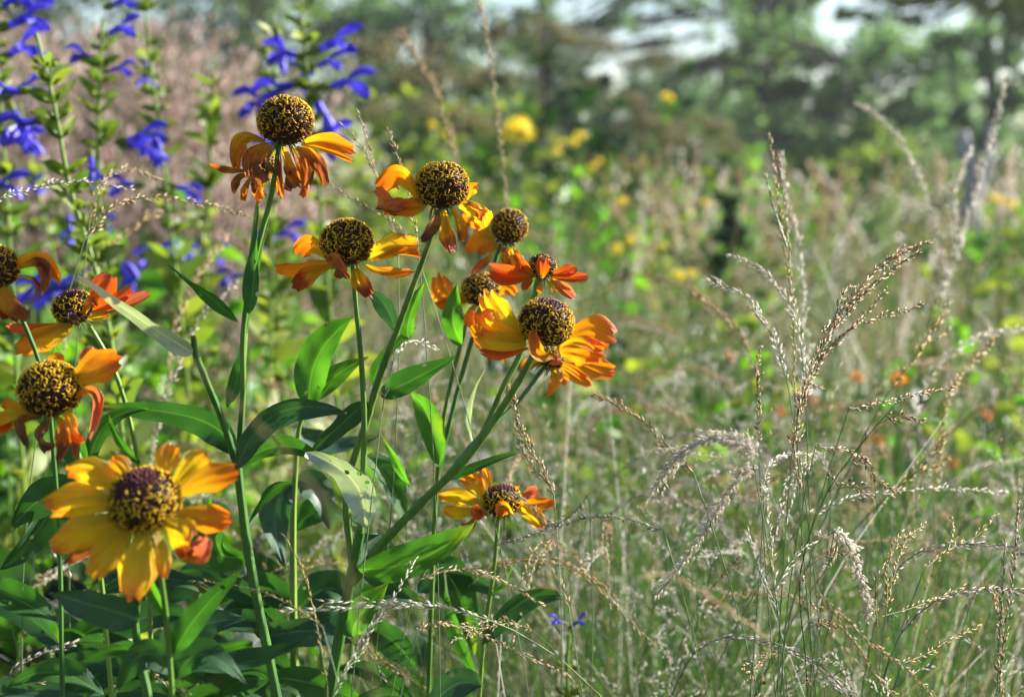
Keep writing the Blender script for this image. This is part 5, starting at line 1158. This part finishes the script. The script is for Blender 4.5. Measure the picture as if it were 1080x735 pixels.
tree('broadleaf_tree', 'tall dark tree behind the pink grass at the upper left', 250, 22, [(250, 100), (260, 0), (250, -120)], [(20, 60, 90, .8, 0), (120, 80, 80, .8, 0), (200, 60, 80, .8, 0), (-40, 20, 80, .8, 0), (60, -40, 110, .8, 0), (180, -30, 100, .8, 1), (260, 0, 80, .8, 0), (330, -20, 80, .9, 1), (330, 60, 60, .8, 0), (250, 80, 60, .8, 1), (380, 20, 50, .8, -1)], 'mid', 15000, .17, seed=1, group=TG, tr=.25)
tree('broadleaf_tree', 'dark tree with sky showing through its leaves left of the middle', 455, 18, [(455, 100), (450, 20), (445, -100)], [(400, 40, 60, .9, 0), (460, 10, 70, .9, 0), (520, 40, 55, .9, 1), (440, 90, 60, .8, 0), (510, 100, 55, .8, 0), (400, 110, 60, .8, 1), (350, 100, 50, .8, 1), (560, 20, 32, .8, 0)], 'dark', 6500, .13, seed=2, group=TG, tr=.15)
fill = [(x, y, rs.uniform(9, 22), .7, rs.uniform(-1, 1)) for x, y in [(rs.uniform(555, 850), rs.uniform(-40, 66)) for k in range(62)] if not (605 < x < 655 and 34 < y < 60) and not (705 < x < 775 and 38 < y < 58)] + [(640, -60, 60, .6, 0), (740, -60, 60, .6, 0)]
tree('overhanging_tree', 'loose leafy branches hanging in from the top against the bright sky', 560, 14, [(575, 120), (570, 40), (590, -60), (640, -120)], fill, 'feather', 5000, .08, seed=3, group=TG, tr=.05, spread=.3)
tree('round_shrub', 'dark rounded evergreen shrub in the middle under the sky gap', 712, 20, [(712, 140), (712, 90)], [(712, 85, 42, .9, 0), (700, 120, 50, .9, 0), (735, 115, 45, .9, 0), (665, 130, 45, .8, 0)], 'dark', 6000, .10, seed=4, group=TG, cat='shrub', tr=.12)
tree('round_shrub', 'dark green shrub left of the rounded evergreen one', 610, 21, [(600, 140), (600, 90)], [(585, 100, 45, .9, 0), (620, 120, 50, .9, 0), (560, 80, 38, .9, 0), (645, 140, 45, .8, 0), (600, 150, 55, .8, 0), (540, 130, 50, .8, 0), (615, 80, 22, .8, 0)], 'dark', 9000, .11, seed=5, group=TG, cat='shrub', tr=.12)
tree('gnarled_tree', 'tree with a dark crooked forked trunk right of the middle', 822, 15, [(822, 150), (812, 125), (800, 85), (790, 60), (798, 0), (800, -60)], [(785, -5, 25, .7, 0), (830, 5, 22, .7, 0), (780, 90, 24, .7, 1.5), (810, 20, 14, .7, 0), (850, 40, 18, .7, 1), (860, -10, 26, .7, 0), (790, 50, 16, .8, 0), (815, 70, 16, .8, 0), (835, 95, 20, .8, 0)], 'mid', 4000, .09, seed=6, group=TG, tr=.11)
fill = [(rs.uniform(760, 1085), rs.uniform(14, 222)) for k in range(150)]
fill = [(x, y, rs.uniform(14, 26), .9, rs.uniform(-1, 1)) for k_, (x, y) in enumerate(fill) if y > 30 + 20 * math.sin(x * .06) and not (985 < x < 1045 and 70 < y < 110 and k_ % 3)]
tree('drooping_tree', 'broad soft green tree with fine drooping foliage filling the right', 905, 15, [(905, 150), (900, 100), (890, 50)], fill, 'feather', 17000, .10, seed=7, group=TG, tr=.05, spread=.4)
tree('hedge_shrub', 'low hazy green bush under the drooping tree at the right', 930, 11, [(930, 240), (930, 190)], [(900, 185, 36, .7, 0), (945, 175, 40, .7, 0), (870, 200, 28, .7, 0), (980, 195, 36, .7, 0), (925, 150, 34, .8, .4), (850, 170, 26, .8, .4), (1010, 200, 30, .7, 0)], 'light', 9000, .06, seed=21, group=TG, cat='shrub', tr=.05)
tree('hedge_shrub', 'low dark green bush left of the gnarled trunk', 720, 12, [(720, 230), (720, 190)], [(700, 180, 34, .7, 0), (735, 170, 36, .7, 0), (770, 180, 30, .7, 0), (670, 190, 28, .7, 0), (745, 140, 26, .8, .4), (640, 175, 26, .7, 0)], 'mid', 6000, .06, seed=22, group=TG, cat='shrub', tr=.05)
tree('hedge_shrub', 'mid green bush at the foot of the tree cut by the right edge', 1080, 10, [(1070, 250), (1065, 200)], [(1050, 190, 32, .8, 0), (1080, 170, 36, .8, 0), (1100, 210, 36, .8, 0), (1040, 225, 26, .7, 0)], 'mid', 6000, .055, seed=23, group=TG, cat='shrub', tr=.05)
tree('hedge_shrub', 'olive bush behind the bright yellow daisies', 560, 11, [(560, 240), (560, 190)], [(520, 170, 34, .8, 0), (560, 160, 36, .8, 0), (600, 180, 32, .8, 0), (480, 160, 34, .8, 0), (440, 150, 34, .8, 0)], 'olive', 7000, .06, seed=24, group=TG, cat='shrub', tr=.05)
tree('dark_shrub', 'dark shrub in shade behind the gnarled trunk', 775, 22, [(775, 160), (775, 120)], [(775, 115, 50, .8, 0), (800, 150, 55, .8, 0), (750, 150, 50, .8, 0), (820, 105, 34, .8, 0), (790, 85, 26, .8, 0)], 'feather', 5000, .11, seed=8, group=TG, cat='shrub', tr=.1)
tree('broadleaf_tree', 'tree cut by the right edge with hazy bluish leaves and bright gaps', 1050, 13, [(1050, 160), (1045, 80), (1040, 0)], [(1040, 60, 35, .8, 0), (1075, 100, 40, .8, 0), (1010, 130, 28, .8, 0), (1050, 160, 50, .8, 0), (1090, 30, 34, .9, 0), (1000, 40, 20, .8, 0), (1080, 190, 50, .8, 0)], 'feather', 4200, .10, seed=9, group=TG, tr=.09)
tree('overhanging_tree', 'yellowish leafy branches hanging in at the top right corner', 1180, 12, [(1190, 100), (1150, 0), (1090, -50)], [(1060, 5, 34, .5, 0), (1010, -8, 34, .5, 0), (960, 0, 26, .5, 0), (1075, 30, 24, .6, 0), (930, -15, 34, .5, 0), (900, 15, 20, .6, 0), (960, 25, 14, .6, 0)], 'light', 2600, .10, seed=10, group=TG, tr=.08)
tree('far_treeline', 'far wooded bank closing the view behind the shrubs', 700, 45, [(700, 150), (700, 120)], [(x, 128 + 22 * math.sin(x * 1.7), 45, .8, 0) for x in range(420, 1180, 36)], 'feather', 6500, .36, seed=11, group=TG, cat='trees', tr=.2)
# pale grey trunk at the right
o = empty('grey_trunk', ground_at(1024, 5), 'pale blurred grey trunk standing at the right edge of the meadow', 'tree trunk')
tw = catmull([ground_at(1032, 5), P(1033, 290, 5), P(1022, 235, 5), P(1026, 185, 5), P(1012, 140, 5)], 40)
m = Mesh(); m.tube(tw, np.linspace(.055, .028, 40) * (1 + .22 * np.sin(np.arange(40) * 1.3) * rng.random(40)), 10)
m.tube(catmull([P(1022, 220, 5), P(1038, 185, 5), P(1046, 130, 5)], 12), np.linspace(.022, .010, 12), 8)
m.build('trunk', M_BARKG, o)
o = empty('dark_stump', ground_at(572, 7), 'dark leaning trunk beside the bright yellow daisies', 'tree trunk')
m = Mesh(); m.tube(catmull([ground_at(560, 7), P(562, 180, 7), P(568, 150, 7), P(582, 118, 7), P(598, 90, 7)], 24), np.linspace(.06, .02, 24), 9); m.build('trunk', M_BARK, o)
tree('dark_shrub', 'small dark bush made for a shaded gap in the grass left of the tallest spike', 770, 3.0, [(770, 300), (770, 220)], [(768, 215, 16, 1.2, 0), (772, 250, 18, 1.2, 0), (764, 285, 16, 1.1, 0)], 'dark', 1500, .025, seed=12, group=TG, cat='shrub', tr=.03)  # dark leaves put in where the grass only has a shaded gap


# ------------------------------------------------------------------ thin haze added to soften the dark far trees
hz = Mesh(); x0, x1, y0, y1, z0, z1 = -60, 60, -6, 75, -1.1, 22
cv = np.array([[x, y, z] for z in (z0, z1) for y in (y0, y1) for x in (x0, x1)])
hz.add(cv, [[0, 2, 3, 1], [4, 5, 7, 6], [0, 1, 5, 4], [2, 6, 7, 3], [0, 4, 6, 2], [1, 3, 7, 5]])
hm_ = bpy.data.materials.new('haze_air'); hm_.use_nodes = True
hn = hm_.node_tree.nodes; hn.remove(hn['Principled BSDF']); pv = hn.new('ShaderNodeVolumePrincipled')
pv.inputs['Color'].default_value = (.90, .96, 1, 1); pv.inputs['Density'].default_value = 0.0015; pv.inputs['Anisotropy'].default_value = 0.3
hm_.node_tree.links.new(pv.outputs[0], hn['Material Output'].inputs['Volume'])
tag(hz.build('haze', hm_, smooth=False), kind='stuff')
